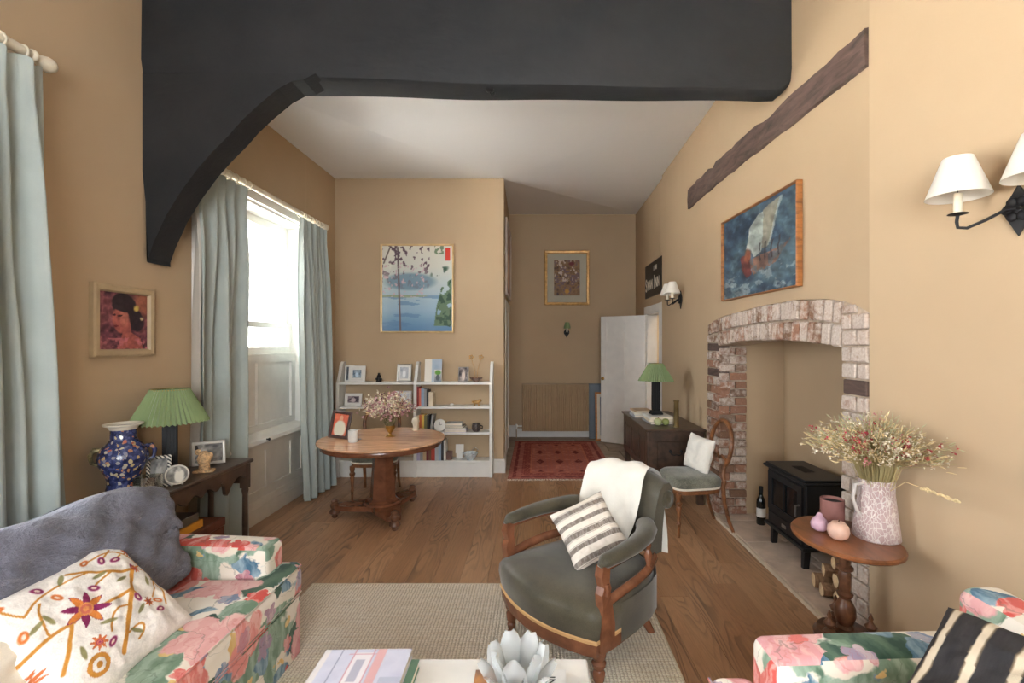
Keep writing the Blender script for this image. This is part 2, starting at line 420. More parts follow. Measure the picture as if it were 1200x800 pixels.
        o = bpy.data.objects.new(name, me); COL.objects.link(o)
        if parent is not None: o.parent = parent
        if loc is not None: o.location = loc
        o.rotation_euler = (tilt, 0, rotz)
        return setp(o, props.get('label'), props.get('cat'), props.get('group'), props.get('kind'))

# ------------------------------------------------------------------ painting helpers (flat print on pictures and cloth)
def LIN(a): a = np.asarray(a, float) / 255; return np.where(a <= .04045, a / 12.92, ((a + .055) / 1.055) ** 2.4)
def vnoise(x, y, seed=0):
    r = np.random.default_rng(seed); T = r.random((64, 64)); xi = np.floor(x).astype(int); yi = np.floor(y).astype(int); fx = x - xi; fy = y - yi
    fx = fx * fx * (3 - 2 * fx); fy = fy * fy * (3 - 2 * fy); g = lambda a, b: T[a % 64, b % 64]
    return (g(xi, yi) * (1 - fx) + g(xi + 1, yi) * fx) * (1 - fy) + (g(xi, yi + 1) * (1 - fx) + g(xi + 1, yi + 1) * fx) * fy
def fbm(x, y, seed=0, o=4): return sum(vnoise(x * 2 ** k, y * 2 ** k, seed + k) * 0.5 ** k for k in range(o)) / (2 - 0.5 ** (o - 1))
def mixc(c, col, m): m = np.clip(m, 0, 1)[..., None]; return c * (1 - m) + np.array(col, float) * m
def ell(u, v, cx, cy, rx, ry, ang=0, soft=0.06):
    a = math.radians(ang); x = (u - cx) * math.cos(a) + (v - cy) * math.sin(a); y = -(u - cx) * math.sin(a) + (v - cy) * math.cos(a)
    d = np.sqrt((x / rx) ** 2 + (y / ry) ** 2); return np.clip((1 - d) / soft + .5, 0, 1)
def polym(u, v, pts):
    ins = np.zeros(u.shape, bool); n = len(pts)
    for i in range(n):
        x0, y0 = pts[i]; x1, y1 = pts[(i + 1) % n]
        if y0 == y1: continue
        c = ((y0 > v) != (y1 > v)) & (u < (x1 - x0) * (v - y0) / (y1 - y0) + x0); ins ^= c
    return ins.astype(float)
def seg(u, v, a, b, w_):
    ax, ay = a; bx, by = b; dx, dy = bx - ax, by - ay; t = np.clip(((u - ax) * dx + (v - ay) * dy) / (dx * dx + dy * dy + 1e-9), 0, 1)
    d = np.hypot(u - ax - t * dx, v - ay - t * dy); return np.clip((w_ - d) / (w_ * .5) + .5, 0, 1)
def ramp3(t, cols):
    t = np.clip(t, 0, 1) * (len(cols) - 1); i = np.minimum(t.astype(int), len(cols) - 2); f = (t - i)[..., None]; c = np.array(cols, float)
    return c[i] * (1 - f) + c[i + 1] * f

def p_portrait(u, v):
    u = u + .03 * (fbm(u * 12, v * 12, 61) - .5); v = v + .03 * (fbm(u * 12, v * 12, 62) - .5); n = fbm(u * 6, v * 6, 1); c = ramp3((n - .25) * 2, [(58, 34, 44), (112, 62, 74), (150, 92, 96), (104, 56, 60)])
    c = mixc(c, (150, 92, 74), ell(u, v, .9, .85, .2, .25, 0, .8))
    c = mixc(c, (44, 34, 40), ell(u, v, .5, .8, .25, .2, -15, .1)); c = mixc(c, (44, 34, 42), ell(u, v, .76, .52, .16, .2, 20, .2)); c = mixc(c, (46, 36, 42), ell(u, v, .62, .62, .2, .2))
    c = mixc(c, (166, 92, 82), polym(u, v, [(.5, .42), (.62, .5), (.66, .3), (.86, .2), (.9, 0), (.35, 0), (.45, .22)]))
    c = mixc(c, (176, 98, 88), ell(u, v, .44, .52, .17, .24, 8, .15)); c = mixc(c, (196, 120, 104), ell(u, v, .5, .56, .08, .15, 8, .5))
    c = mixc(c, (46, 34, 40), ell(u, v, .47, .76, .2, .1, -10, .2)); c = mixc(c, (70, 36, 40), ell(u, v, .42, .6, .06, .015)); c = mixc(c, (70, 36, 40), ell(u, v, .3, .61, .04, .015)); c = mixc(c, (120, 44, 50), ell(u, v, .34, .41, .05, .02))
    c = mixc(c, (206, 182, 96), ell(u, v, .76, .75, .06, .05, 0, .6)); c = mixc(c, (206, 190, 140), ell(u, v, .88, .56, .04, .03, 0, .6))
    c = mixc(c, (190, 112, 120), np.clip((fbm(u * 9, v * 9, 4) - .5) * 12, 0, 1) * (v < .2) * .9); return c * (.72 + .5 * fbm(u * 16, v * 16, 64))[..., None]
def p_ship(u, v):
    u = u + .05 * (fbm(u * 9, v * 9, 65) - .5); v = v + .05 * (fbm(u * 9, v * 9, 66) - .5); n = fbm(u * 4 + v * 2, v * 5, 7); c = ramp3((n - .25) * 2 + (.5 - v) * .2, [(46, 66, 88), (68, 92, 112), (98, 124, 134), (62, 84, 100)])
    st = fbm(u * 14 + v * 8, v * 16 - u * 8, 9); c = mixc(c, (150, 170, 172), np.clip((st - .58) * 6, 0, 1) * np.clip(1.2 - v * 2.2, 0, 1)); c = mixc(c, (120, 146, 160), np.clip((st - .6) * 5, 0, 1) * .6)
    c = mixc(c, (176, 186, 178), polym(u, v, [(.36, .55), (.4, .75), (.52, .88), (.6, .9), (.58, .45), (.48, .42), (.44, .52)]))
    c = mixc(c, (150, 146, 128), polym(u, v, [(.6, .92), (.8, .97), (.66, .5), (.58, .48)])); c = mixc(c, (200, 206, 200), polym(u, v, [(.8, .97), (.83, .97), (.67, .5), (.65, .52)]) * .7)
    c = mixc(c, (118, 62, 58), polym(u, v, [(.26, .48), (.42, .5), (.44, .24), (.36, .2), (.3, .3)])); c = mixc(c, (170, 98, 70), ell(u, v, .38, .46, .06, .08, 0, .5))
    c = mixc(c, (142, 104, 88), polym(u, v, [(.42, .4), (.8, .44), (.92, .5), (.74, .28), (.46, .22)]) * (.4 + .6 * (fbm(u * 16, v * 16, 3) > .45)))
    for x in (.55, .62, .7, .78): c = mixc(c, (60, 48, 50), seg(u, v, (x, .36), (x + .01, .55), .008))
    return mixc(c, (190, 200, 196), (fbm(u * 12 + v * 5, v * 18, 12) > .6) * (v < .26) * .6) * (.5 + .66 * fbm(u * 14 + v * 6, v * 14, 67))[..., None]
def p_garden(u, v):
    c = ramp3(v, [(84, 128, 166), (150, 180, 200), (182, 200, 204), (214, 214, 202), (226, 220, 206)])
    wv = fbm(u * 3, v * 22, 5); c = mixc(c, (84, 124, 164), (wv > .56) * (v < .42) * .6)
    c = mixc(c, (108, 138, 158), ell(u, v, .4, .58, .36, .1, 0, .3) * .8)
    g = fbm(u * 10, v * 10, 8); c = mixc(c, (96, 124, 96), polym(u, v, [(1, .62), (.86, .54), (.78, .3), (.74, .06), (1, .06)]) * (g > .4)); c = mixc(c, (52, 84, 66), polym(u, v, [(1, .62), (.84, .5), (.76, .1), (1, .04)]) * (g > .54)); c = mixc(c, (60, 88, 72), ell(u, v, .82, .7, .13, .04, 20, .4) * (g > .42))
    c = mixc(c, (150, 160, 120), ell(u, v, .3, .41, .35, .015) * .8); c = mixc(c, (108, 90, 90), seg(u, v, (.22, .98), (.26, 0), .012)); c = mixc(c, (108, 96, 90), seg(u, v, (.12, 1), (.02, .8), .01))
    d = fbm(u * 26, v * 26, 11, 2); c = mixc(c, (104, 84, 92), (d > .62) * (v > .5) * (u < .68) * np.clip((v - .45) * 3, .3, 1)); c = mixc(c, (206, 176, 182), (fbm(u * 30, v * 30, 13, 2) > .68) * (v > .4) * (v < .8) * (u < .6))
    c = mixc(c, (120, 140, 110), (fbm(u * 20, v * 20, 14, 2) > .5) * (u > .75) * (u < .88) * (v > .9)); return mixc(c, (206, 62, 46), (u > .9) * (u < .97) * (v > .83) * (v < .98))
def p_brown(u, v):
    n = fbm(u * 7, v * 9, 21); c = ramp3((n - .2) * 1.7, [(66, 48, 46), (118, 88, 60), (150, 116, 78), (106, 84, 96), (172, 140, 96)])
    c = mixc(c, (206, 186, 170), (fbm(u * 14, v * 14, 23) > .64) * (v > .4)); c = mixc(c, (196, 140, 52), ell(u, v, .5, .12, .08, .07, 0, .6)); return mixc(c, (110, 40, 40), ell(u, v, .68, .9, .1, .05, 0, .6))
def photo(seed, a=(60, 60, 62), b=(170, 168, 162), figs=((.5, .4, .2, .35),)):
    def f(u, v):
        c = ramp3((fbm(u * 4, v * 4, seed) - .2) * 1.7, [a, b])
        for i, (x, y, rx, ry) in enumerate(figs):
            cc = np.array(b) * 1.15 if i % 2 == 0 else np.array(a) * .6
            c = mixc(c, np.clip(cc, 0, 250), ell(u, v, x, y, rx, ry, 0, .2)); c = mixc(c, np.clip(np.array(b) * .95, 0, 250), ell(u, v, x, y + ry, rx * .45, ry * .35, 0, .2))
        return c
    return f
def paint_plane(mb_name, W, H, fn, nu, nv, parent, M, y=0.0, mat=None, **props):
    us = np.linspace(0, 1, nu); vs = np.linspace(0, 1, nv); U, V = np.meshgrid(us, vs, indexing='ij')
    P = np.stack([(U - .5) * W, np.full_like(U, y), (V - .5) * H], -1); m = MB().grid(P, M=M)
    m.f = [f[::-1] for f in m.f] if False else m.f
    return m.build(mb_name, mat or m_attr(), parent, cols=LIN(fn(U, V).reshape(-1, 3)), recalc=False, **props)

def picture(name, label, cat, c, rotz, W, H, fw, depth, fmat, fn, res=(60, 60), matw=0.0, matm=None, inner=None, group=None, tilt=0.0, art='painting', stand=False, shape='rect', amat=None):
    """picture: origin at bottom centre; local x right, z up, y into wall"""
    t = thing(name, label, cat, (c[0], c[1], c[2]), rotz, group, tilt=tilt)
    m = MB()
    if shape == 'rect':
        prof = [(0, 0), (0, -depth * .8), (fw * .25, -depth), (fw * .8, -depth * .9), (fw, -depth * .55), (fw, 0)]
        vs = []; n = len(prof)
        for (sx, sz) in ((-1, -1), (1, -1), (1, 1), (-1, 1)):
            for (a, y) in prof: vs.append((sx * (W / 2 - a), y, H / 2 + sz * (H / 2 - a)))
        fs = [(k * n + i, ((k + 1) % 4) * n + i, ((k + 1) % 4) * n + (i + 1) % n, k * n + (i + 1) % n) for k in range(4) for i in range(n)]
        m.add(vs, fs); m.build('frame', fmat, t)
        MB().box(-W / 2 + fw * .5, W / 2 - fw * .5, -depth * .35, -.001, fw * .5, H - fw * .5).build('backing_board', M_DARKOAK, t)
        iw, ih = W - 2 * fw, H - 2 * fw; yy = -depth * .4
        if matw:
            MB().box(-iw / 2, iw / 2, yy - .002, yy, fw, H - fw).build('mount_card', matm, t); iw -= 2 * matw; ih -= 2 * matw; yy -= .004
        paint_plane(art, iw, ih, fn, res[0], res[1], t, Matrix.Translation((0, yy, H / 2)), mat=amat)
    else:
        vs = []; fs = []; K = 28
        for k in range(K):
            a = 2 * PI * k / K
            for q in range(6):
                b = 2 * PI * q / 6; rr = 1 - fw / W * 1.0 + math.cos(b) * fw / W
                vs.append((W / 2 * rr * math.cos(a), -depth / 2 + math.sin(b) * depth / 2, H / 2 + H / 2 * rr * math.sin(a)))
        fs = [(k * 6 + q, ((k + 1) % K) * 6 + q, ((k + 1) % K) * 6 + (q + 1) % 6, k * 6 + (q + 1) % 6) for k in range(K) for q in range(6)]
        m.add(vs, fs).build('frame', fmat, t, smooth=60)
        rr_ = np.linspace(0.001, 1, 8); th = np.linspace(0, 2 * PI, K + 1); R, T = np.meshgrid(rr_, th, indexing='ij')
        P = np.stack([R * np.cos(T) * (W / 2 - fw * .6), np.full_like(R, -depth * .4), H / 2 + R * np.sin(T) * (H / 2 - fw * .6)], -1)
        MB().grid(P).build(art, m_attr(), t, cols=LIN(fn(.5 + .5 * R * np.cos(T), .5 + .5 * R * np.sin(T)).reshape(-1, 3)), recalc=False)
        for sx in (-1, 1): MB().sphere((sx * W * .2, -depth / 2, .004), .008).build('foot', fmat, t)
    if stand:
        MB().add([(-.02, 0, H * .7), (.02, 0, H * .7), (.02, H * .28, .012 + H * .28 * math.tan(-tilt)), (-.02, H * .28, .012 + H * .28 * math.tan(-tilt)),
                  (-.02, .004, H * .7), (.02, .004, H * .7), (.02, H * .28 + .004, .012 + H * .28 * math.tan(-tilt)), (-.02, H * .28 + .004, .012 + H * .28 * math.tan(-tilt))],
                 [(0, 1, 2, 3), (4, 7, 6, 5), (0, 4, 5, 1), (2, 6, 7, 3), (1, 5, 6, 2), (0, 3, 7, 4)]).build('stand', stand if not isinstance(stand, bool) else M_DARKOAK, t)
    return t

def cushion(name, label, c, ax, ay, W, H, T, mat=None, fn=None, n=36, group=None, sag=0.0, trim=None, cat='cushion'):
    """soft square cushion; ax, ay span its face"""
    ax = Vector(ax).normalized(); ay = Vector(ay); ay = (ay - ax * ay.dot(ax)).normalized(); nz = ax.cross(ay)
    t = thing(name, label, cat, c, 0, group)
    M = Matrix((ax, ay, nz)).transposed().to_4x4()
    u = np.linspace(-1, 1, n); U, V = np.meshgrid(u, u, indexing='ij')
    E = np.clip((1 - U ** 4) * (1 - V ** 4), 0, 1) ** .5
    px = U * W / 2 * (1 - .07 * (1 - V ** 2) * abs(U)) ; py = V * H / 2 * (1 - .07 * (1 - U ** 2) * abs(V))
    wr = (fbm(U * 3 + 9, V * 3 + 9, int(abs(c[0] * 100)) % 50, 3) - .5) * T * .25 * E
    top = np.stack([px, py, T / 2 * E + wr], -1); bot = np.stack([px, py, -T / 2 * E + wr], -1)
    m = MB().grid(top); nb = len(m.v); m.grid(bot[::-1])
    bm_cols = None
    if fn is not None:
        c1 = fn((U + 1) / 2, (V + 1) / 2).reshape(-1, 3); c2 = fn((U[::-1] + 1) / 2, (V[::-1] + 1) / 2).reshape(-1, 3); bm_cols = LIN(np.concatenate([c1, c2]))
    m.v = [tuple(M @ Vector(p)) for p in m.v]
    m.build('cover', mat or m_attr('woven_cotton', .9, weave=300), t, cols=bm_cols, smooth=180, recalc=False)
    if trim:
        k = [(-1 + 2 * i / 12, -1) for i in range(12)] + [(1, -1 + 2 * i / 12) for i in range(12)] + [(1 - 2 * i / 12, 1) for i in range(12)] + [(-1, 1 - 2 * i / 12) for i in range(13)]
        pts = [(a * W / 2 * (1 - .07 * (1 - b * b) * abs(a)), b * H / 2 * (1 - .07 * (1 - a * a) * abs(b)), 0) for a, b in k]
        mm = MB().tube(pts, .005, 6); mm.v = [tuple(M @ Vector(p)) for p in mm.v]; mm.build('piping', trim, t, smooth=60)
    return t

# ================================================================== SETTING
def XR(y): return 1.69 + max(0.0, 4.4 - y) * .05
XL = -2.5
def rw(px, py):   # point on the right wall
    y = 3.0
    for _ in range(20): y = XR(y) * FPX / (px - CX)
    return at(px, py, y)
def struct(mb, name, mat, loc=None, parent=None, **k):
    return mb.build(name, mat, parent, loc=loc, world=True, kind=None if parent else 'structure', **k)

# floor: sub floor, boards and stone slabs as parts
fl = thing('floor', None, None, (0, 3, 0), kind='structure')
struct(MB().box(-2.75, 3.4, -2.4, 8.6, -.15, -.022), 'subfloor', M_DARKOAK, parent=fl)
x = -2.56; bw = .186; ends = 6.05
while x < 1.9:
    y = -2.3 - random.random() * 1.2
    while y < ends:
        L = random.uniform(1.8, 3.4); y1 = min(y + L, ends)
        if ends - y1 < .5: y1 = ends
        yc = max(y, -2.3)
        if y1 > yc + .05:
            dz = random.uniform(-.0008, .0008)
            MB().bbox(-bw / 2 + .0008, bw / 2 - .0008, -(y1 - yc) / 2 + .0008, (y1 - yc) / 2 - .0008, -.02, dz, .0012).build('floorboard', M_OAK, fl, loc=(x + bw / 2, (yc + y1) / 2 - 3, 0))
        y = y1
    x += bw
M_STONE = plain((150, 136, 122), 0.7, var=0.12, scale=5, bump=.3, bscale=12, name='grey_flagstone')
for i in range(5):
    for j in range(4):
        ox = (j % 2) * .3
        MB().bbox(-.3 + .004, .3 - .004, -.28 + .004, .28 - .004, -.02, -.001, .003).build('stone_slab', M_STONE, fl, loc=(-.4 + i * .6 + ox * .5, 6.05 + .28 + j * .56 - 3, 0))

# ceiling
ce = MB()
def tri_slab(m, pts, t=.25):
    n = len(pts); m.add(list(pts) + [(x, y, z + t) for x, y, z in pts], [tuple(range(n)), tuple(range(2 * n - 1, n - 1, -1))] + [(i, (i + 1) % n, (i + 1) % n + n, i + n) for i in range(n)])
P0, P1, B_, E_, E0, C_, D_ = (-2.7, 3.26, 3.63), (-2.7, 5.97, 3.66), (-.42, 5.97, 3.66), (1.82, 4.55, 3.90), (2.2, 3.38, 3.97), (-.5, 8.35, 3.845), (1.85, 8.35, 3.845)
for T_ in ((P0, P1, B_), (P0, B_, E_), (P0, E_, E0), (B_, C_, D_), (B_, D_, E_)): tri_slab(ce, T_)
tri_slab(ce, ((-2.7, -2.35, 3.79), (2.6, -2.35, 4.3), (2.6, 3.33, 4.3), (-2.7, 3.24, 3.79)))
tri_slab(ce, ((1.8, 4.5, 3.92), (3.2, 4.5, 3.92), (3.2, 8.35, 3.92), (1.8, 8.35, 3.87)))
struct(ce, 'ceiling', M_CEIL)

# left wall with two window openings
wl = MB(); T0 = XL - .28
W1 = (.7, 1.98, .8, 2.5); W2 = (3.62, 5.2, .0, 2.86)
ys = [-2.35, W1[0], W1[1], W2[0], W2[1], 6.2]
for a, b in ((ys[0], ys[1]), (ys[2], ys[3]), (ys[4], ys[5])): wl.box(T0, XL, a, b, -.1, 4.6)
wl.box(T0, XL, W1[0], W1[1], -.1, W1[2]); wl.box(T0, XL, W1[0], W1[1], W1[3], 4.6); wl.box(T0, XL, W2[0], W2[1], W2[3], 4.6)
struct(wl, 'wall_left', M_WALL)
# shelf wall and return wall, back wall
struct(MB().add([(-2.7, 5.95, -.1), (-.40, 5.95, -.1), (-.47, 8.4, -.1), (-2.7, 8.4, -.1), (-2.7, 5.95, 4.2), (-.40, 5.95, 4.2), (-.47, 8.4, 4.2), (-2.7, 8.4, 4.2)],
                [(0, 1, 5, 4), (1, 2, 6, 5), (2, 3, 7, 6), (3, 0, 4, 7)]), 'wall_shelf', M_WALL)
struct(MB().box(-.6, 1.9, 8.25, 8.4, -.1, 4.6), 'wall_back', M_WALL)
# rear wall (behind the camera) with its window
wr = MB(); wr.box(-2.75, -1.3, -2.35, -2.2, -.1, 4.6).box(1.3, 2.6, -2.35, -2.2, -.1, 4.6).box(-1.3, 1.3, -2.35, -2.2, -.1, .95).box(-1.3, 1.3, -2.35, -2.2, 3.0, 4.6)
struct(wr, 'wall_rear', M_WALL)
w3 = thing('window_3', None, None, (0, -2.27, .95), kind='structure')
fr = MB()
for xx in (-1.3, -.46, .40, 1.24): fr.box(xx, xx + .06, -2.3, -2.23, .95, 3.0)
for zz in (.95, 1.95, 2.94): fr.box(-1.3, 1.3, -2.3, -2.23, zz, zz + .06)
fr.build('window_frame', M_WHITE, w3, world=True)
MB().box(-1.28, 1.28, -2.268, -2.263, .97, 2.98).build('pane', M_GLASS, w3, world=True)

# right wall: fireplace opening, nib, recess with door
AR = [(2.555, 1.77), (2.62, 1.80), (2.70, 1.835), (2.89, 1.873), (3.19, 1.897), (3.66, 1.892), (4.0, 1.872), (4.33, 1.85), (4.55, 1.815), (4.69, 1.784)]
YR0, YR1 = AR[0][0], AR[-1][0]
def zext(y):
    if y <= YR0: return AR[0][1]
    for (a, za), (b, zb) in zip(AR, AR[1:]):
        if y <= b: return za + (zb - za) * (y - a) / (b - a)
    return AR[-1][1]
YI0, YI1 = 2.76, 4.41
XNEAR = 2.276
def zint(y): t = (y - YI0) / (YI1 - YI0); return 1.575 + .05 * (1 - (2 * t - 1) ** 2)
WT = .2
m = MB()
def wall_strip(m, y0, y1, z0a, z0b, z1, off=0.0, th=WT):
    a, b = XR(y0) + off, XR(y1) + off
    m.add([(a, y0, z0a), (b, y1, z0b), (b, y1, z1), (a, y0, z1), (a + th, y0, z0a), (b + th, y1, z0b), (b + th, y1, z1), (a + th, y0, z1)],
          [(0, 1, 2, 3), (4, 7, 6, 5), (0, 3, 7, 4), (1, 5, 6, 2), (0, 4, 5, 1), (3, 2, 6, 7)])
m.box(XNEAR, XNEAR + .15, -2.35, 1.0, -.1, 4.6)
xa_ = XR(YR0); m.add([(xa_, YR0, -.1), (XNEAR, 1.0, -.1), (XNEAR + .12, 1.05, -.1), (xa_ + .12, YR0 + .06, -.1), (xa_, YR0, 4.6), (XNEAR, 1.0, 4.6), (XNEAR + .12, 1.05, 4.6), (xa_ + .12, YR0 + .06, 4.6)], [(0, 1, 5, 4), (1, 2, 6, 5), (2, 3, 7, 6), (3, 0, 4, 7)])
nn = 24
for i in range(nn):
    a = YR0 + (YR1 - YR0) * i / nn; b = YR0 + (YR1 - YR0) * (i + 1) / nn; wall_strip(m, a, b, zext(a), zext(b), 4.6)
wall_strip(m, YR1, 6.4, -.1, -.1, 4.6, th=.045)
# recess wall beyond the nib
DO0, DO1, DH = 6.62, 7.40, 2.06
XN = 1.722
m.box(XN, XN + .15, 6.36, DO0, -.1, 4.6).box(XN, XN + .15, DO1, 8.4, -.1, 4.6).box(XN, XN + .15, DO0, DO1, DH, 4.6)
# chimney recess
m.box(2.30, 2.42, 2.56, 4.6, -.1, 2.4).box(1.9, 2.42, 4.43, 4.56, -.1, 2.4).box(2.0, 2.42, 2.56, 2.66, -.1, 2.4).box(1.85, 2.42, 2.62, 4.56, 2.25, 2.4)
struct(m, 'wall_right', M_WALL)
m = MB().box(1.9, 3.1, 5.5, 5.6, -.1, 3.2).box(3.0, 3.1, 5.6, 8.4, -.1, 4.0).box(1.85, 3.1, 8.3, 8.4, -.1, 4.0)  # first box: unseen end wall, added to dim the doorway, gap left above
struct(m, 'wall_passage', plain((222, 206, 176), .7, var=.02))
# skirtings
def skirting(name, x0, y0, x1, y1, h=.17, t=.022):
    d = Vector((x1 - x0, y1 - y0, 0)); L = d.length; a = math.atan2(d.y, d.x)
    M = Matrix.Translation((x0, y0, 0)) @ Matrix.Rotation(a, 4, 'Z')
    struct(MB().prism([(0, 0), (t, 0), (t, h - .03), (t * .5, h - .012), (t * .35, h), (0, h)], 0, L, M @ Matrix(((0, 1, 0, 0), (-1, 0, 0, 0), (0, 0, 1, 0), (0, 0, 0, 1)))), name, M_WHITE)
skirting('baseboard_shelf', -2.5, 5.95, -.378, 5.95)
skirting('baseboard_return', -.40, 5.93, -.42, 6.45)
skirting('baseboard_back', -.47, 8.25, 1.72, 8.25, .2)
skirting('baseboard_left', -2.5, -2.2, -2.5, 3.4)
skirting('baseboard_corner', -2.5, 5.4, -2.5, 5.95)

# fireplace bricks
fp = thing('brick_fireplace_surround', 'whitewashed brick arch and piers around the fireplace recess', 'fireplace', (XR(3.5), 3.5, 0))
mo = MB()
def mort(y0, y1, z0a, z0b, z1a, z1b, th=.24):
    a, b = XR(y0) + .008, XR(y1) + .008
    mo.add([(a, y0, z0a), (b, y1, z0b), (b, y1, z1b), (a, y0, z1a), (a + th, y0, z0a), (b + th, y1, z0b), (b + th, y1, z1b), (a + th, y0, z1a)],
           [(0, 1, 2, 3), (4, 7, 6, 5), (0, 3, 7, 4), (1, 5, 6, 2), (0, 4, 5, 1), (3, 2, 6, 7)])
for k in range(4):
    a = YR0 + .005 + (YI0 - .017 - YR0) * k / 4; b = YR0 + .005 + (YI0 - .017 - YR0) * (k + 1) / 4; mort(a, b, 0, 0, zext(a) - .003, zext(b) - .003)
    a = YI1 + .012 + (YR1 - .017 - YI1) * k / 4; b = YI1 + .012 + (YR1 - .017 - YI1) * (k + 1) / 4; mort(a, b, 0, 0, zext(a) - .003, zext(b) - .003)
for i in range(nn):
    a = YI0 + (YI1 - YI0) * i / nn - .012; b = YI0 + (YI1 - YI0) * (i + 1) / nn + .012; mort(a, b, zint(a) + .006, zint(b) + .006, zext(a) - .004, zext(b) - .004)
mo.build('mortar', M_MORTAR, fp, world=True)
MBR = [m_brick('brown_old_brick', .15), m_brick('patchy_whitewashed_brick', .62), m_brick('thickly_whitewashed_brick', 1.0)]
brick_meshes = []
for mi in range(3):
    for k in range(5):
        b = MB().bbox(-.5, .5, -.5, .5, -.5, .5, .06)
        rr = random.Random(k + 10 * mi); b.v = [(x + rr.uniform(-.025, .025), y + rr.uniform(-.04, .04), z + rr.uniform(-.04, .04)) for x, y, z in b.v]
        me = bpy.data.meshes.new('brick'); me.from_pydata(b.v, [], b.f); me.materials.append(MBR[mi]); brick_meshes.append(me)
def brick(c, sy, sz, sx, mi, rot=0.0, nm='brick'):
    o = bpy.data.objects.new(nm, brick_meshes[mi * 5 + random.randrange(5)]); COL.objects.link(o); o.parent = fp
    o.location = Vector(c) - fp.location; o.scale = (sx, sy, sz); o.rotation_euler = (rot, 0, math.atan(.05) if c[1] < 4.4 else 0)
def mi_for(y, z):
    r = random.random()
    if y > 4.3: return 1 if (z > 1.45 or r < .3) else 0
    if y < 2.9: return 2
    return 1 if r < .75 else 2
# arch rings
def ring(nb, y0, y1, fa, fb):
    for i in range(nb):
        y = y0 + (y1 - y0) * (i + .5) / nb; wdt = (y1 - y0) / nb - .016 + random.uniform(-.004, .004)
        za, zb = fa(y), fb(y); tilt = -(y - (y0 + y1) / 2) * .10
        brick((XR(y) + .055, y, (za + zb) / 2), wdt, zb - za - .014, .145 + random.uniform(-.022, .022), mi_for(y, 1.7), tilt)
mid = lambda y: zint(y) + .135 * 1.0 if False else (zint(min(max(y, YI0), YI1)) + zext(y)) / 2 + (0.0)
ring(20, YI0, YI1, zint, mid); ring(24, YI0 + .0, YR1 - .02, mid, zext)
# piers (front stretchers, reveal headers)
def pier(y0, y1, reveal, rows, z0=.03, ztop=1.77, skip=()):
    z = z0; h = (ztop - z0) / rows
    for i in range(rows):
        zc = z + h / 2
        lf = (i % 2 == 0)
        sp = y0 + (y1 - y0) * (.62 if lf else .4)
        top_ok = zc < (1.56 if reveal else 1.78)
        if not reveal and abs(zc - 1.36) < .0: pass
        if i in skip:
            struct(MB().rbox(XR((y0 + y1) / 2) - .008, XR((y0 + y1) / 2) + .1, y0 + .006, y1 - .006, z + .005, z + h - .005, .008), 'timber_pad', M_TIMBER, parent=fp); z += h; continue
        for a, b in ((y0, sp), (sp, y1)):
            if b - a > .03: brick((XR((a + b) / 2) + .05, (a + b) / 2, zc), b - a - .012, h - .012, .13, mi_for((a + b) / 2, zc))
        z += h
pier(YR0 + .0, YI0, False, 19, skip=(14,))
brick((XR(2.69) + .05, 2.70, 1.797), .10, .045, .13, 2)
pier(YI1, YR1, True, 21, ztop=1.69, skip=(16, 19))
# reveal bricks of the far pier, facing the camera
z = .03; h = 1.54 / 20
for i in range(20):
    xs = (1.685, 1.83, 1.94) if i % 2 else (1.685, 1.78, 1.94)
    for a, b in zip(xs, xs[1:]): 
        o = brick(((a + b) / 2 + .004, YI1 + .045, z + h / 2), .115, h - .012, b - a - .01, mi_for(4.4, z))
    z += h
# hearth slabs
he = thing('trim_1', None, None, (1.9, 3.5, 0), kind='structure')
MH = plain((196, 176, 158), .7, var=.1, scale=6, bump=.3, bscale=15, name='pale_hearth_stone')
struct(MB().box(1.665, 2.32, 2.58, 4.45, -.02, .018), 'hearth_bed', plain((120, 106, 94), .9), parent=he)
yy = 2.58; k = 0
while yy < 4.4:
    L = random.uniform(.34, .5); b = min(yy + L, 4.45)
    xm = 1.665 + (.32 if k % 2 else .38)
    for a, c in ((1.662, xm), (xm, 2.3)): struct(MB().bbox(a + .005, c - .005, yy + .005, b - .005, .0, .03, .004), 'hearth_slab', MH, parent=he)
    yy = b; k += 1
struct(MB().box(1.645, 1.662, 2.58, 4.45, .0, .026), 'hearth_edging', plain((206, 190, 168), .6), parent=he)

# tie beam and curved brace
bm_ = MB()
nx = 40
def beam_sec(t):
    x = -2.52 + (XR(3.3) + .04 + 2.52) * t; yn = 3.03 + .24 * t; yf = 3.29 + .13 * t; wob = .006 * math.sin(t * 9) + .004 * math.sin(t * 23)
    zb = 3.305 + wob + .01 * t
    e = max(0, (t - .965) / .035); zb += .1 * e * e
    zt = 3.80 + .46 * t
    return [(x, yn + .0, zt), (x, yn - .006, zb + .10), (x, yn + .008, zb + .02), (x, yn + .035, zb), (x, yf - .03, zb - .005), (x, yf, zb + .02), (x, yf, zt)]
secs = [beam_sec(i / nx) for i in range(nx + 1)]
ns = len(secs[0]); vs = [p for s_ in secs for p in s_]
bm_.add(vs, [(i * ns + j, i * ns + (j + 1) % ns, (i + 1) * ns + (j + 1) % ns, (i + 1) * ns + j) for i in range(nx) for j in range(ns)] + [tuple(range(ns)), tuple(nx * ns + j for j in range(ns))])
bt = thing('tie_beam', 'massive black painted tie beam spanning the room under the ceiling', 'beam', (-.4, 3.15, 3.3))
bm_.build('timber', M_BLACKBEAM, bt, world=True, smooth=35)
br = MB()
curve = [at(px, py, 3.22) for px, py in ((371, 111), (358, 113), (343, 121), (320, 140), (303, 156), (290, 171), (272, 189), (256, 207), (236, 234), (220, 260), (206, 290), (198, 312))]
pts = [(-2.52, 3.32), (-1.40, 3.32)] + [(p.x, p.z) for p in curve] + [(-2.462, 2.118), (-2.48, 2.5), (-2.51, 2.8)]
br.prism(pts, 3.036, 3.22)
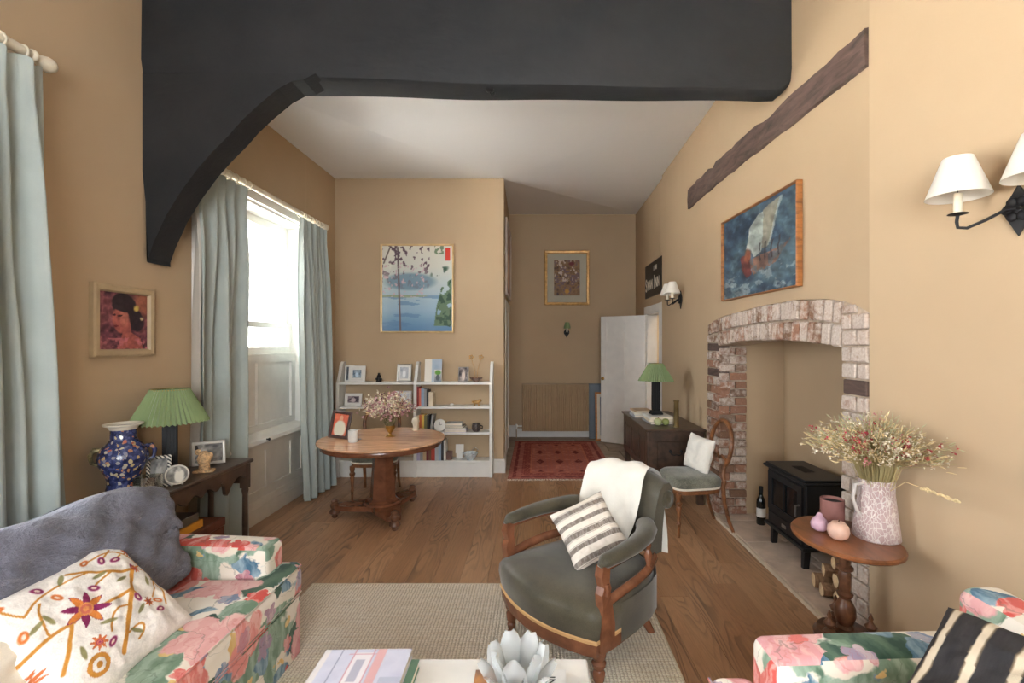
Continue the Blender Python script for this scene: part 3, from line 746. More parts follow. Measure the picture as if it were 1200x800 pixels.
br.build('curved_brace', M_BLACKBEAM, bt, world=True)
hk = at(574, 103, 3.2)
MB().lathe([(.012, 0), (.03, .01), (.03, .03)], 10, c=(hk.x, 3.2, 3.285)).tube([(hk.x, 3.2, 3.29), (hk.x + .01, 3.2, 3.265), (hk.x + .03, 3.2, 3.27), (hk.x + .03, 3.2, 3.285)], .006, 6).build('ceiling_hook', M_IRON, bt, world=True)
# wall timber on right wall
tb = MB(); n_ = 26; vs = []
for i in range(n_ + 1):
    y = 2.56 + (5.26 - 2.56) * i / n_; r_ = random.uniform
    zt = 3.295 + .01 * i / n_ + r_(-.008, .008) - (.02 if i in (9, 10, 19) else 0); zb = 3.08 + r_(-.008, .008)
    X = XR(y); vs += [(X + .02, y, zt), (X - .02 + r_(-.003, .003), y, zt - .01), (X - .022 + r_(-.004, .004), y, (zt + zb) / 2), (X - .02 + r_(-.003, .003), y, zb + .01), (X + .02, y, zb)]
tb.add(vs, [(i * 5 + j, i * 5 + (j + 1) % 5, (i + 1) * 5 + (j + 1) % 5, (i + 1) * 5 + j) for i in range(n_) for j in range(5)] + [(0, 1, 2, 3, 4), tuple(n_ * 5 + j for j in range(5))])
tb.build('wall_timber', M_TIMBER, loc=(XR(3.9), 3.9, 3.08), world=True, label='exposed dark brown timber set in the right wall above the ship painting', cat='timber')

# windows on the left wall
def sash_window(idx, y0, y1, zs, zt, full):
    W = thing('window_%d' % idx, None, None, (XL, (y0 + y1) / 2, zs), kind='structure')
    a = MB()  # architrave on the room face
    zb = 0 if full else zs - .05
    a.box(XL - .0, XL + .03, y0 - .15, y0 - .0, zb, zt + .05).box(XL, XL + .03, y1, y1 + .12, zb, zt + .05)
    a.build('architrave', M_WHITE, W, world=True)
    MB().box(XL, XL + .03, y0 - .15, y1 + .12, zt, zt + .10).box(XL, XL + .055, y0 - .18, y1 + .15, zt + .08, zt + .115).box(XL, XL + .042, y0 - .16, y1 + .13, zt + .0, zt + .02).build('cornice', M_WHITE, W, world=True)
    MB().box(XL - .28, XL, y0, y0 + .02, zs, zt).box(XL - .28, XL, y1 - .02, y1, zs, zt).box(XL - .28, XL, y0, y1, zt - .02, zt).build('reveal_lining', M_WHITE, W, world=True)
    gz = 1.50 if full else zs
    xa, xb = XL - .24, XL - .195
    u = MB()
    for p, q in ((y0 + .02, y0 + .09), (y1 - .09, y1 - .02)): u.box(xa, xb, p, q, gz, zt)
    u.box(xa, xb, y0 + .02, y1 - .02, zt - .1, zt).box(xa, xb, y0 + .02, y1 - .02, 1.77, 1.82).build('upper_sash', M_WHITE, W, world=True)
    l = MB(); xa2, xb2 = XL - .195, XL - .15
    for p, q in ((y0 + .02, y0 + .08), (y1 - .08, y1 - .02)): l.box(xa2, xb2, p, q, gz, 1.80)
    l.box(xa2, xb2, y0 + .02, y1 - .02, gz, gz + .07).box(xa2, xb2, y0 + .02, y1 - .02, 1.76, 1.81).build('lower_sash', M_WHITE, W, world=True)
    MB().box(XL - .22, XL - .216, y0 + .06, y1 - .06, gz + .02, zt - .06).build('pane', M_GLASS, W, world=True)
    if full:
        # panelled blind box between sill and glass, sill, and panelled dado to the floor
        q = MB().box(XL - .26, XL - .13, y0, y1, .72, 1.50)
        q.build('lower_boarding', M_WHITE, W, world=True)
        fr_ = MB(); xx0, xx1 = XL - .131, XL - .108
        ym = y0 + (y1 - y0) * .55
        fr_.box(xx0, xx1, y0, y1, 1.42, 1.50).box(xx0, xx1, y0, y1, .78, .84)
        for p, w_ in ((y0, .1), (ym - .012, .024), (y1 - .1, .1)): fr_.box(xx0, xx1, p, p + w_, .84, 1.42)
        fr_.build('boarding_frame', M_WHITE, W, world=True)
        MB().prism([(XL - .13, .70), (XL + .045, .70), (XL + .055, .715), (XL + .045, .745), (XL - .13, .78)], y0 - .02, y1 + .02).build('sill', M_WHITE, W, world=True)
        MB().box(XL - .2, XL - .02, y0, y1, 0, .70).build('dado_board', plain((214, 208, 196), .5, var=.02), W, world=True)
        d = MB(); xa, xb = XL - .02, XL - .004
        d.box(xa, xb, y0, y1, .62, .70).box(xa, xb, y0, y1, .2, .28)
        for p, w_ in ((y0, .12), (ym - .05, .07), (y0 + (y1 - y0) * .8, .07), (y1 - .1, .1)): d.box(xa, xb, p, p + w_, .28, .62)
        d.build('dado_panelling', plain((214, 208, 196), .5, var=.02), W, world=True)
        MB().box(xa, XL + .012, y0, y1, 0, .13).box(xa, XL + .004, y0, y1, .13, .2).build('dado_skirting', plain((214, 208, 196), .5, var=.02), W, world=True)
        p = Vector((XL + .05, 4.35, .735)); MB().lathe([(.008, 0), (.006, .012), (.014, .02), (.012, .03), (.002, .034)], 10, M=Matrix.Translation(p) @ Matrix.Rotation(PI / 2, 4, 'Y')).build('knob', M_IRON, W, world=True)
    else:
        MB().box(XL - .28, XL + .05, y0 - .03, y1 + .03, zs - .05, zs).build('sill', M_WHITE, W, world=True)
sash_window(1, W1[0], W1[1], W1[2], W1[3], False)
sash_window(2, W2[0], W2[1], .72, W2[3], True)

# curtains and poles
def curtain(name, label, y0, y1, x0, z0, z1, folds, seed, flare=0.0, side=1, group=None, xb=0.0, lining=False, swing=0.0):
    nu, nv = folds * 14, 34; rr = np.random.default_rng(seed); ph = rr.random(6) * 6
    u = np.linspace(0, 1, nu); v = np.linspace(0, 1, nv); U, V = np.meshgrid(u, v, indexing='ij')   # v: 0 top
    warp = U + .018 * np.sin(U * 9 + ph[0]) * (1 + V) + .01 * np.sin(U * 21 + ph[1] + V * 2)
    f = np.sin(warp * folds * 2 * PI); f = np.sign(f) * np.abs(f) ** .8
    f2 = np.sin(warp * folds * PI * .9 + ph[2])
    amp = .02 + .028 * np.clip(V * 5, 0, 1) + .012 * V
    X = x0 + xb * V + amp * (f * (.75 + .25 * np.clip(1 - V * 1.4, 0, 1)) + .55 * f2 * np.clip(V * 3, 0, 1)) + .01 * np.sin(V * 5 + U * 12 + ph[3])
    Y = y0 + (y1 - y0) * U + flare * V * (U if side > 0 else (U - 1)) + swing * V * V + .006 * np.sin(V * 14 + ph[4])
    X += .02 * np.clip((.06 - V) / .06, 0, 1) * np.abs(f)
    Z = z1 + (z0 - z1) * V + .012 * np.cos(warp * folds * 2 * PI) * (V < .02)
    t = thing(name, label, 'curtain', (x0, (y0 + y1) / 2, z0), 0, group)
    P = np.stack([X, Y, Z], -1)
    m = MB().grid(P); m.build('drape', M_CURT, t, world=True, smooth=180, recalc=False)
    if lining:
        Q = P.copy(); Q[..., 0] -= .022; MB().grid(Q).build('lining', M_CURT_L, t, world=True, smooth=180, recalc=False)
    return t
def pole(label, y0, y1, z, x, rings_, fin=True):
    t = thing('curtain_pole', label, 'curtain pole', (x, (y0 + y1) / 2, z))
    MB().tube([(x, y0, z), (x, y1, z)], .024, 12).build('rod', M_POLE, t, world=True, smooth=40)
    R = Matrix.Translation((x, y1, z)) @ Matrix.Rotation(-PI / 2, 4, 'X')
    MB().lathe([(.022, -.02), (.032, -.01), (.032, 0), (.02, .01), (.026, .03), (.036, .06), (.036, .08), (.022, .1), (.002, .106)], 16, M=R).build('finial', M_POLE, t, world=True, smooth=50)
    for yb in (y0 + .15, y1 - .03): MB().tube([(XL, yb, z), (x, yb, z)], .012, 8).lathe([(.03, 0), (.03, .01)], 12, M=Matrix.Translation((XL, yb, z)) @ Matrix.Rotation(PI / 2, 4, 'Y')).build('bracket', M_POLE, t, world=True, smooth=40)
    rg = MB(); K = 16
    for k in range(K):
        a = 2 * PI * k / K
        for q in range(6):
            b = 2 * PI * q / 6; rr = .033 + .0055 * math.cos(b); rg.v.append((rr * math.cos(a), .0055 * math.sin(b), rr * math.sin(a)))
    rg.f = [(k * 6 + q, ((k + 1) % K) * 6 + q, ((k + 1) % K) * 6 + (q + 1) % 6, k * 6 + (q + 1) % 6) for k in range(K) for q in range(6)]
    first = None
    for y in rings_:
        if first is None: first = rg.build('ring', M_POLE, t, smooth=60); o = first
        else: o = first.copy(); COL.objects.link(o)
        o.location = (0, y - t.location.y, -.008); o.rotation_euler = (0, 0, random.uniform(-.35, .35))
pole('cream wooden curtain pole with rings, at the upper left edge of the photo', .35, 2.27, 2.965, -2.39, [1.62 + i * .1 for i in range(7)])
pole('cream wooden curtain pole above the far sash window', 3.30, 5.36, 2.925, -2.39, [3.38 + i * .085 for i in range(8)] + [4.86 + i * .075 for i in range(7)])
curtain('curtain', 'tall duck egg curtain at the left edge beside the slate sofa cushions', 1.86, 2.28, -2.36, .03, 2.91, 4, 3, flare=.13, xb=.07)
curtain('curtain', 'duck egg curtain behind the console table, left of the sash window', 3.36, 3.97, -2.385, .03, 2.865, 5, 8, flare=.02, xb=-.045, lining=True)
curtain('curtain', 'duck egg curtain between the sash window and the bookcase corner', 4.79, 5.33, -2.375, .02, 2.865, 6, 5, flare=.02, xb=.07)

# door in the recess (structure)
d1 = thing('door_1', None, None, (XN, 7.0, 0), kind='structure')
MB().box(XN - .02, XN + .0, DO1, DO1 + .11, 0, DH + .1).box(XN - .02, XN, 6.42, DO0, 0, DH + .1).box(XN - .022, XN, 6.42, DO1 + .11, DH, DH + .11).build('architrave', M_WHITE, d1, world=True)
MB().box(XN, XN + .15, DO1 - .015, DO1, 0, DH).box(XN, XN + .15, DO0, DO0 + .015, 0, DH).box(XN, XN + .15, DO0, DO1, DH - .015, DH).build('door_lining', M_WHITE, d1, world=True)
hx, hy = 1.70, 7.38; fx_, fy_ = 1.07, 7.80
L = math.hypot(fx_ - hx, fy_ - hy); A = math.atan2(fy_ - hy, fx_ - hx)
Md = Matrix.Translation((hx, hy, .015)) @ Matrix.Rotation(A, 4, 'Z')
MB().box(0, L, -.012, .012, 0, 2.03, Md).build('door_leaf', M_WHITE, d1, world=True)
q = MB()
for sy in (1, -1):
    y0_, y1_ = (.012, .022) if sy > 0 else (-.022, -.012)
    q.box(0, .1, y0_, y1_, 0, 2.03, Md).box(L - .1, L, y0_, y1_, 0, 2.03, Md).box(L / 2 - .035, L / 2 + .035, y0_, y1_, 0, 2.03, Md)
    for z0_, z1_ in ((0, .2), (.85, 1.0), (1.93, 2.03)): q.box(.1, L - .1, y0_, y1_, z0_, z1_, Md)
q.build('stile_and_rail', M_WHITE, d1, world=True)
MB().bbox(L - .085, L - .035, .022, .027, .90, 1.12, .002, Md).build('escutcheon', M_WHITE, d1, world=True)
MB().lathe([(.008, 0), (.008, .03), (.025, .04), (.028, .055), (.015, .068), (.001, .07)], 14, M=Md @ Matrix.Translation((L - .06, .027, 1.03)) @ Matrix.Rotation(-PI / 2, 4, 'X')).build('door_knob', M_BRASS, d1, world=True, smooth=50)
# second door (in the return wall)
d2 = thing('door_2', None, None, (-.43, 6.95, 0), kind='structure')
MB().box(-.44, -.405, 6.42, 6.53, 0, 2.2).box(-.46, -.415, 7.35, 7.46, 0, 2.2).box(-.45, -.405, 6.42, 7.46, 2.09, 2.2).build('architrave', M_WHITE, d2, world=True)
MB().box(-.47, -.425, 6.53, 7.35, .01, 2.09).build('door_leaf', M_WHITE, d2, world=True)

# outside: the pale house across the lane
ho = thing('building', 'pale rendered house across the lane seen through the sash window', 'building', (-9, 8, 0))
m = MB().box(-9.4, -9, 8.5, 30, -1, 5.8); m.build('wall', plain((232, 230, 226), .8, var=.02), ho, world=True)
for yy_, zz in ((15.2, 3.2), (18.6, 3.2), (11.8, 3.2), (14.6, .2)):
    f_ = MB().box(-8.99, -8.94, yy_, yy_ + 1.3, zz, zz + 1.3).build('window', plain((200, 204, 206), .4, var=.02), ho, world=True)
    for k in range(2):
        p_ = MB().box(-8.945, -8.93, yy_ + .06 + k * .62, yy_ + .62 + k * .62, zz + .08, zz + 1.22).build('pane', plain((120, 130, 138), .15, var=.05), None, loc=(0, 0, 0)); p_.parent = f_; p_.location = -Vector(ho.location)
struct(MB().box(-9.4, -9, 8.5, 30, 5.8, 5.9).box(-30, -2.85, -14, 32, -1.2, -.9), 'ground', plain((226, 224, 218), .9, var=.05))

# ================================================================== PICTURES ON THE WALLS
picture('portrait_painting', 'small maroon portrait of a dark-haired woman in a cream frame on the left wall', 'painting', (XL, 2.885, 1.525), PI / 2, .43, .425, .045, .035, plain((176, 154, 120), .5, var=.04, scale=12, name='cream_frame'), p_portrait, (80, 80), art='canvas')
gp = Vector((-1.475, 5.95, 1.74))
picture('garden_print', 'large framed print of blossom over blue water above the bookcase', 'picture', gp, 0, .91, 1.10, .022, .03, plain((206, 176, 128), .35, .3), p_garden, (130, 160), art='print', amat=m_attr('glazed_print', .3, .9))
picture('gold_framed_picture', 'brown picture with wide pale mount in a gold frame on the far back wall', 'picture', (.535, 8.25, 2.27), 0, .775, .94, .05, .035, M_GOLD, p_brown, (60, 80), matw=.115, matm=plain((184, 178, 158), .8, var=.02), art='print')
sp_ = (rw(940, 237).y, rw(852, 280).y)
yc = (sp_[0] + sp_[1]) / 2
picture('ship_painting', 'oil painting of a sailing ship in a rough blue sea above the fireplace', 'painting', (XR(yc) - .005, yc, 1.98), -PI / 2 + math.atan(.05), sp_[1] - sp_[0] + .03, .70, .012, .045, m_wood('pine_batten', (150, 96, 48), .5, .7), p_ship, (110, 110), art='canvas', amat=m_attr('oil_paint', .45, .0, .4, weave=60))
picture('side_picture', 'tall pale-framed picture seen edge-on on the return wall above the white door', 'picture', (-.415, 7.0, 2.27), -PI / 2 if False else PI / 2, 1.05, 1.05, .05, .03, plain((196, 184, 172), .5), photo(4, (120, 70, 60), (200, 170, 150)), (30, 30), art='print')
sg = thing('inn_sign', 'black sign lettered 1748 SWAN INN above the door frame', 'sign', (XN, 6.96, 2.30), -PI / 2)
SW, SH = .98, .50
MB().bbox(-SW / 2, SW / 2, -.02, 0, 0, SH, .003).build('board', plain((26, 24, 22), .45, var=.1), sg)
def text(body, parent, loc, size, mat, rot=(PI / 2, 0, 0), sx=1.0, name='lettering', ext=.001, bold=0.0):
    cu = bpy.data.curves.new(name, 'FONT'); cu.body = body; cu.size = size; cu.extrude = ext; cu.align_x = 'CENTER'; cu.offset = bold
    o = bpy.data.objects.new(name, cu); COL.objects.link(o)
    me = bpy.data.meshes.new_from_object(o.evaluated_get(bpy.context.evaluated_depsgraph_get())) if True else None
    bpy.data.objects.remove(o)
    me.materials.clear(); me.materials.append(mat)
    o = bpy.data.objects.new(name, me); COL.objects.link(o); o.parent = parent; o.location = loc; o.rotation_euler = rot; o.scale = (sx, 1, 1); return o
M_LET = plain((214, 206, 190), .6, var=.02)
text('1748', sg, (.14, -.022, .36), .10, M_LET, sx=1.0)
text('S', sg, (-.40, -.022, .10), .27, M_LET, sx=.8, bold=.003)
text('WAN', sg, (-.165, -.022, .11), .20, M_LET, sx=.66, bold=.003)
text('I', sg, (.10, -.022, .10), .27, M_LET, sx=.7, bold=.004)
text('NN', sg, (.26, -.022, .11), .20, M_LET, sx=.72, bold=.003)

# ================================================================== RADIATOR, RUGS
rd = thing('radiator', 'wide ribbed ochre painted radiator on the far back wall', 'radiator', (.33, 8.12, .13))
rad = plain((166, 140, 106), .5, var=.03, name='radiator_paint')
rr_ = MB(); W_, n_ = 1.12, 34; vs = []
for i in range(n_ * 4 + 1):
    xx = -W_ / 2 + W_ * i / (n_ * 4); yy = -.045 + (.0, -.012, -.012, .0)[i % 4]; vs += [(xx, yy, 0), (xx, yy, .78)]
rr_.add(vs, [(2 * i, 2 * i + 2, 2 * i + 3, 2 * i + 1) for i in range(n_ * 4)]); rr_.box(-W_ / 2, W_ / 2, -.044, -.03, 0, .78).box(-W_ / 2, W_ / 2, .03, .05, .0, .78); rr_.build('panel', rad, rd)
MB().box(-W_ / 2 - .003, W_ / 2 + .003, -.06, .055, .775, .79).box(-W_ / 2 - .003, -W_ / 2, -.058, .055, 0, .78).box(W_ / 2, W_ / 2 + .003, -.058, .055, 0, .78).build('top_grille', rad, rd)
MB().tube([(-.56, 0, .05), (-.64, 0, .05), (-.66, 0, .03), (-.66, 0, -.13)], .01, 8).build('pipe', rad, rd)
MB().lathe([(.014, -.03), (.018, -.02), (.018, .05), (.012, .06)], 12, c=(-.66, 0, .05)).build('valve', M_WHITE, rd, smooth=40)
for x_ in (-.4, .4): MB().box(x_ - .02, x_ + .02, .05, .13, .1, .7).build('bracket', rad, rd)

# pictures leaning by the radiator
M_BLUEG = plain((112, 122, 130), .6, var=.04)
picture('stacked_picture', 'grey-blue board leaning on the back wall beside the radiator', 'picture', (1.13, 8.08, 0), 0, .46, .93, .02, .03, M_BLUEG, lambda u, v: ramp3(fbm(u * 2, v * 2, 3), [(96, 106, 116), (120, 130, 138)]), (8, 8), tilt=-.12, art='board')
picture('stacked_picture', 'orange wood-framed picture with pale mount leaning in front of the grey-blue board', 'picture', (1.20, 7.93, 0), 0, .42, .80, .03, .03, m_wood('orange_pine', (196, 126, 58), .4, .8), lambda u, v: ramp3(fbm(u * 2, v * 2, 5), [(90, 110, 134), (130, 140, 150)]), (8, 8), matw=.05, matm=M_CREAM, tilt=-.1, art='print')

def rug_red(u, v):
    n = fbm(u * 30, v * 50, 31, 2); base = ramp3(fbm(u * 3, v * 9, 32, 3), [(146, 84, 78), (168, 106, 96), (156, 92, 86)])
    d = np.minimum(np.minimum(u, 1 - u) * 1.3, np.minimum(v, 1 - v) * 2.2)
    c = base; c = mixc(c, (112, 52, 54), (d > .05) * (d < .09) * .8); c = mixc(c, (126, 60, 58), (d > .15) * (d < .26) * .7)
    zig = np.abs(((u + v) * 26) % 1 - .5) + np.abs(((u - v) * 26) % 1 - .5); c = mixc(c, (190, 120, 100), (zig < .3) * (d > .16) * (d < .25) * .7)
    c = mixc(c, (184, 112, 90), (d > .26) * (d < .275)); c = mixc(c, (180, 104, 84), (d > .275) * (((u * 22) % 1 < .3) | ((v * 30) % 1 < .3)) * .55)
    g = np.abs(((u * 5) % 1) - .5) + np.abs(((v * 4) % 1) - .5); c = mixc(c, (86, 34, 38), (g < .22) * (d > .3) * .7)
    return np.clip(mixc(c, (206, 140, 120), (n > .66) * .4), 0, 255)
rg = thing('patterned_rug', 'red patterned oriental rug with a white fringe leading to the radiator', 'rug', (.32, 6.74, 0))
MB().box(-.655, .655, -1.1, 1.1, .001, .009).build('pile_base', plain((120, 50, 46), .9), rg)
us = np.linspace(0, 1, 150); vs_ = np.linspace(0, 1, 200); U, V = np.meshgrid(us, vs_, indexing='ij')
P = np.stack([(U - .5) * 1.3, (V - .5) * 2.2, .0115 + .002 * fbm(U * 3, V * 3, 5)], -1)
MB().grid(P).build('pile', m_attr('wool_pile', .95, 0, .05, weave=200), rg, cols=LIN(rug_red(U, V).reshape(-1, 3)), recalc=False)
fr = MB(); rn = random.Random(3)
for i in range(130):
    x_ = -.65 + 1.3 * i / 129
    for s_ in (-1, 1): fr.tube([(x_, s_ * 1.1, .008), (x_ + rn.uniform(-.012, .012), s_ * (1.12), .006), (x_ + rn.uniform(-.02, .02), s_ * (1.14 + rn.random() * .015), .004)], .0035, 3)
fr.build('fringe', M_CREAM, rg, kind='stuff')
jr = thing('jute_rug', 'large pale woven jute rug under the armchair and coffee table', 'rug', (-.39, 1.9, 0))
MB().rbox(-1.09, 1.09, -1.27, 1.27, .001, .012, .005, n=2).build('weave', M_JUTE, jr)
sm = MB()
for y_ in (-1.268, 1.268): sm.tube([(-1.09, y_, .009), (1.09, y_, .009)], .006, 6)
for x_ in (-1.088, 1.088): sm.tube([(x_, -1.27, .009), (x_, 1.27, .009)], .006, 6)
sm.build('binding', plain((200, 186, 162), .9, bump=.6, bscale=200), jr)

# ================================================================== BOOKCASE AND ITS CONTENTS
BX0, BX1, BF, BK = -2.40, -.52, 5.73, 5.94
SZ = [.20, .54, .85, 1.14]
bc = thing('bookcase', 'long low white open bookcase with four shelves against the ochre wall', 'bookcase', ((BX0 + BX1) / 2, (BF + BK) / 2, 0))
for x_ in (BX0 + .02, -1.45, BX1 - .02):
    poly = [(BF, 0), (BK, 0), (BK, 1.38), (BK - .05, 1.385), (BK - .10, 1.35), (BK - .14, 1.25), (BF + .03, 1.17), (BF, 1.12)]
    R = Matrix.Rotation(PI / 2, 4, 'Z')
    MB().add([(x_ - .018, y, z) for y, z in poly] + [(x_ + .018, y, z) for y, z in poly], [tuple(range(8)), tuple(range(15, 7, -1))] + [(i, i + 8, (i + 1) % 8 + 8, (i + 1) % 8) for i in range(8)]).build('upright', M_WHITE, bc, world=True)
for z_ in SZ:
    for a, b in ((BX0 + .038, -1.468), (-1.432, BX1 - .038)): MB().bbox(a, b, BF + .005, BK - .003, z_ - .028, z_, .003).build('shelf', M_WHITE, bc, world=True)
MB().bbox(BX0 + .038, BX1 - .038, BF + .015, BF + .035, 0, .172, .003).build('plinth', M_WHITE, bc, world=True)
def X_at(px, y): return (px - CX) * y / FPX
def book(label, x, y, z, w_, h, d, c, rotz=0.0, lean=0.0, group=None, flat=False):
    t = thing('book', label, 'book', (x, y, z), rotz, group); t.rotation_euler = (0, lean, rotz)
    if flat: # lying: w_ x d footprint, h thick
        MB().box(-w_ / 2, w_ / 2, -d / 2, d / 2, 0, .003).box(-w_ / 2, w_ / 2, -d / 2, d / 2, h - .003, h).box(-w_ / 2, -w_ / 2 + .003, -d / 2, d / 2, 0, h).build('cover', plain(c, .5, var=.05), t)
        MB().box(-w_ / 2 + .003, w_ / 2 - .004, -d / 2 + .004, d / 2 - .004, .003, h - .003).build('pages', M_PAGES, t)
    else:
        MB().box(-w_ / 2, w_ / 2, -d / 2, -d / 2 + .003, 0, h).box(-w_ / 2, -w_ / 2 + .0025, -d / 2, d / 2, 0, h).box(w_ / 2 - .0025, w_ / 2, -d / 2, d / 2, 0, h).build('cover', plain(c, .5, var=.05), t)
        MB().box(-w_ / 2 + .0025, w_ / 2 - .0025, -d / 2 + .003, d / 2 - .004, .003, h - .006).build('pages', M_PAGES, t)
    return t
M_PAGES = plain((226, 216, 196), .8, var=.04)
CN = {'brick red': (170, 62, 50), 'dark red': (140, 48, 44), 'pale blue': (150, 170, 190), 'grey': (150, 150, 150), 'black': (48, 46, 48), 'cream': (222, 206, 180), 'yellow': (222, 186, 90), 'orange': (206, 110, 66), 'white': (228, 224, 216), 'olive': (120, 116, 80), 'maroon': (110, 44, 46), 'salmon': (216, 120, 100), 'navy': (52, 60, 86), 'brown': (120, 84, 60), 'tan': (190, 160, 124), 'lilac': (176, 168, 196), 'silver': (176, 180, 182)}
def row(px0, si, specs, group, y=None, where=''):
    y = y or BF + .085; x = X_at(px0, y)
    for i, (cn, w_, h, *ex) in enumerate(specs):
        le = ex[0] if ex else 0
        ordn = ['first', 'second', 'third', 'fourth', 'fifth', 'sixth', 'seventh', 'eighth', 'ninth', 'tenth', 'eleventh', 'twelfth'][i]
        book('%s book standing %s from the left %s' % (cn, ordn, where), x + w_ / 2, y, SZ[si] + .0005, w_ - .0015, h, .14, CN[cn], group=group, lean=le); x += w_ + (h * math.sin(abs(le)) if le else 0)
row(487, 2, [('brick red', .028, .255), ('dark red', .03, .235), ('salmon', .026, .215), ('pale blue', .035, .215), ('grey', .03, .205), ('black', .024, .2), ('cream', .05, .17)], 'books on the upper right shelf', where='on the upper right shelf of the bookcase')
row(486.5, 1, [('brick red', .03, .22), ('cream', .035, .20), ('orange', .03, .205), ('yellow', .03, .21), ('olive', .035, .20), ('black', .03, .205), ('grey', .028, .21, .12)], 'books on the middle right shelf', where='on the middle right shelf of the bookcase')
row(486.5, 0, [('salmon', .035, .25), ('lilac', .04, .25), ('grey', .035, .24), ('tan', .04, .22), ('maroon', .03, .24), ('brown', .03, .23), ('brick red', .045, .25), ('silver', .04, .24), ('pale blue', .035, .22), ('black', .03, .25), ('white', .025, .24)], 'books on the bottom right shelf', where='on the bottom right shelf of the bookcase')
row(428, 0, [('white', .03, .2), ('grey', .03, .22), ('lilac', .035, .21), ('cream', .04, .2), ('navy', .03, .22), ('tan', .03, .2)], 'books on the bottom left shelf', where='on the bottom left shelf of the bookcase')
M_SILVER = plain((170, 168, 162), .3, .7, .05, name='silver')
def sframe(px0, px1, ytop, z, label, fmat, seed, y=5.83, fw=.018, a=(60, 60, 62), b=(170, 168, 162), rz=0.0, h=None, matw=0, **k):
    xa, xb = X_at(px0, y), X_at(px1, y); H = h or (EYE - (ytop - CY) * y / FPX - z)
    return picture('photo_frame', label, 'photo frame', ((xa + xb) / 2, y, z + .001), rz, xb - xa, H, fw, .016, fmat, photo(seed, a, b), (16, 20), matw=matw, matm=M_WHITE if matw else None, tilt=-.14, art='photograph', stand=True, **k)
sframe(404, 415, 428, SZ[3], 'narrow white frame standing behind another white frame on the bookcase top', M_WHITE, 11, y=5.86, b=(150, 160, 170))
sframe(408.5, 428, 428.5, SZ[3], 'square white frame with a blue-grey photograph at the left end of the bookcase top', M_WHITE, 12, y=5.80, a=(70, 90, 104), b=(176, 190, 200), fw=.03, matw=.02)
sframe(465, 482, 426.5, SZ[3], 'silver beaded frame with a pale drawing on the bookcase top', M_SILVER, 13, a=(150, 156, 166), b=(206, 208, 210), matw=.02)
sframe(404, 424, 461, SZ[2], 'white arched frame on the second shelf at the left of the bookcase', M_WHITE, 14, a=(60, 50, 60), b=(176, 160, 160), fw=.035)
sframe(462, 482, 458, SZ[2], 'white frame with pale handwriting on the second shelf behind the flowers', plain((216, 212, 214), .5), 15, a=(170, 174, 190), b=(224, 224, 228), matw=.01)
sframe(537, 549, 430, SZ[3], 'small unframed photograph of people standing on the right bookcase top', M_SILVER, 16, a=(60, 54, 56), b=(186, 170, 160), fw=.008)
# big card + small green card
cd = thing('card', 'tall pale blue and white card standing on the right bookcase top', 'card', (X_at(507.5, 5.85), 5.85, SZ[3]), 0, tilt=-.12)
MB().box(-.105, .105, -.003, 0, 0, .275).build('panel', M_PAGES, cd)
paint_plane('print', .21, .275, lambda u, v: ramp3(np.where(u < .42, .0, .55 + .4 * fbm(u * 3, v * 3, 2)), [(232, 226, 214), (224, 222, 216), (178, 190, 202), (150, 170, 190)]), 24, 24, cd, Matrix.Translation((0, -.004, .1375)))
MB().add([(-.1, 0, .2), (.1, 0, .2), (.1, .08, 0), (-.1, .08, 0)], [(0, 1, 2, 3)]).build('fold', M_PAGES, cd)
cd = thing('card', 'small card with a green plant picture in front of the pale blue card', 'card', (X_at(513, 5.78), 5.78, SZ[3]), 0, tilt=-.12)
MB().box(-.045, .045, -.003, 0, 0, .15).build('panel', M_PAGES, cd)
paint_plane('print', .086, .146, lambda u, v: mixc(mixc(ramp3(v, [(120, 130, 140), (226, 222, 212)]), (96, 150, 60), ell(u, v, .5, .78, .42, .2, 0, .3)), (90, 96, 100), ell(u, v, .5, .35, .3, .25)), 16, 20, cd, Matrix.Translation((0, -.004, .075)))
def lathe_thing(name, label, cat, c, prof, mat, seg=20, smooth=40, part='body', group=None, fn=None):
    t = thing(name, label, cat, c, 0, group); MB().lathe(prof, seg, fn=fn).build(part, mat, t, smooth=smooth); return t
t = thing('figurine', 'small dark cast figurine on the bookcase top between two frames', 'figurine', (X_at(444, 5.82), 5.82, SZ[3]))
MB().lathe([(.035, 0), (.036, .012), (.028, .018), (.03, .04), (.022, .06), (.026, .07), (.012, .09), (.016, .1), (.002, .112)], 12).build('body', M_IRON, t, smooth=40)
MB().sphere((-.026, 0, .035), .016).sphere((.026, 0, .035), .016).build('arm', M_IRON, t, smooth=60)
t = thing('wire_flower_ornament', 'pink glass dish with two gilt wire flowers at the top right of the bookcase', 'ornament', (X_at(558, 5.84), 5.84, SZ[3]))
MB().lathe([(.03, 0), (.05, .02), (.085, .05), (.08, .052), (.045, .028), (.002, .012)], 18, caps=False).build('dish', m_glass('pink_glass', (.9, .78, .8), .3), t, smooth=50)
for s_ in (-1, 1):
    MB().tube([(s_ * .01, 0, .02), (s_ * .02, 0, .15), (s_ * .06, 0, .29)], .003, 5).build('stem', M_GOLD, t)
    h_ = MB()
    for k in range(5): h_.sphere((s_ * .06 + .02 * math.cos(k * 1.256), -.004, .3 + .02 * math.sin(k * 1.256)), .011, 6, 4)
    h_.build('bloom', M_GOLD, t)
t = thing('trinket', 'tiny white shell trinket in the middle of the upper right shelf', 'ornament', (X_at(529.5, 5.8), 5.8, SZ[2])); MB().sphere((0, 0, .016), .022, sq=(1.2, .8, .75)).build('body', M_WHITE, t, smooth=60)
t = thing('figurine', 'small gold animal figurine at the right of the upper right shelf', 'figurine', (X_at(558.5, 5.8), 5.8, SZ[2]))
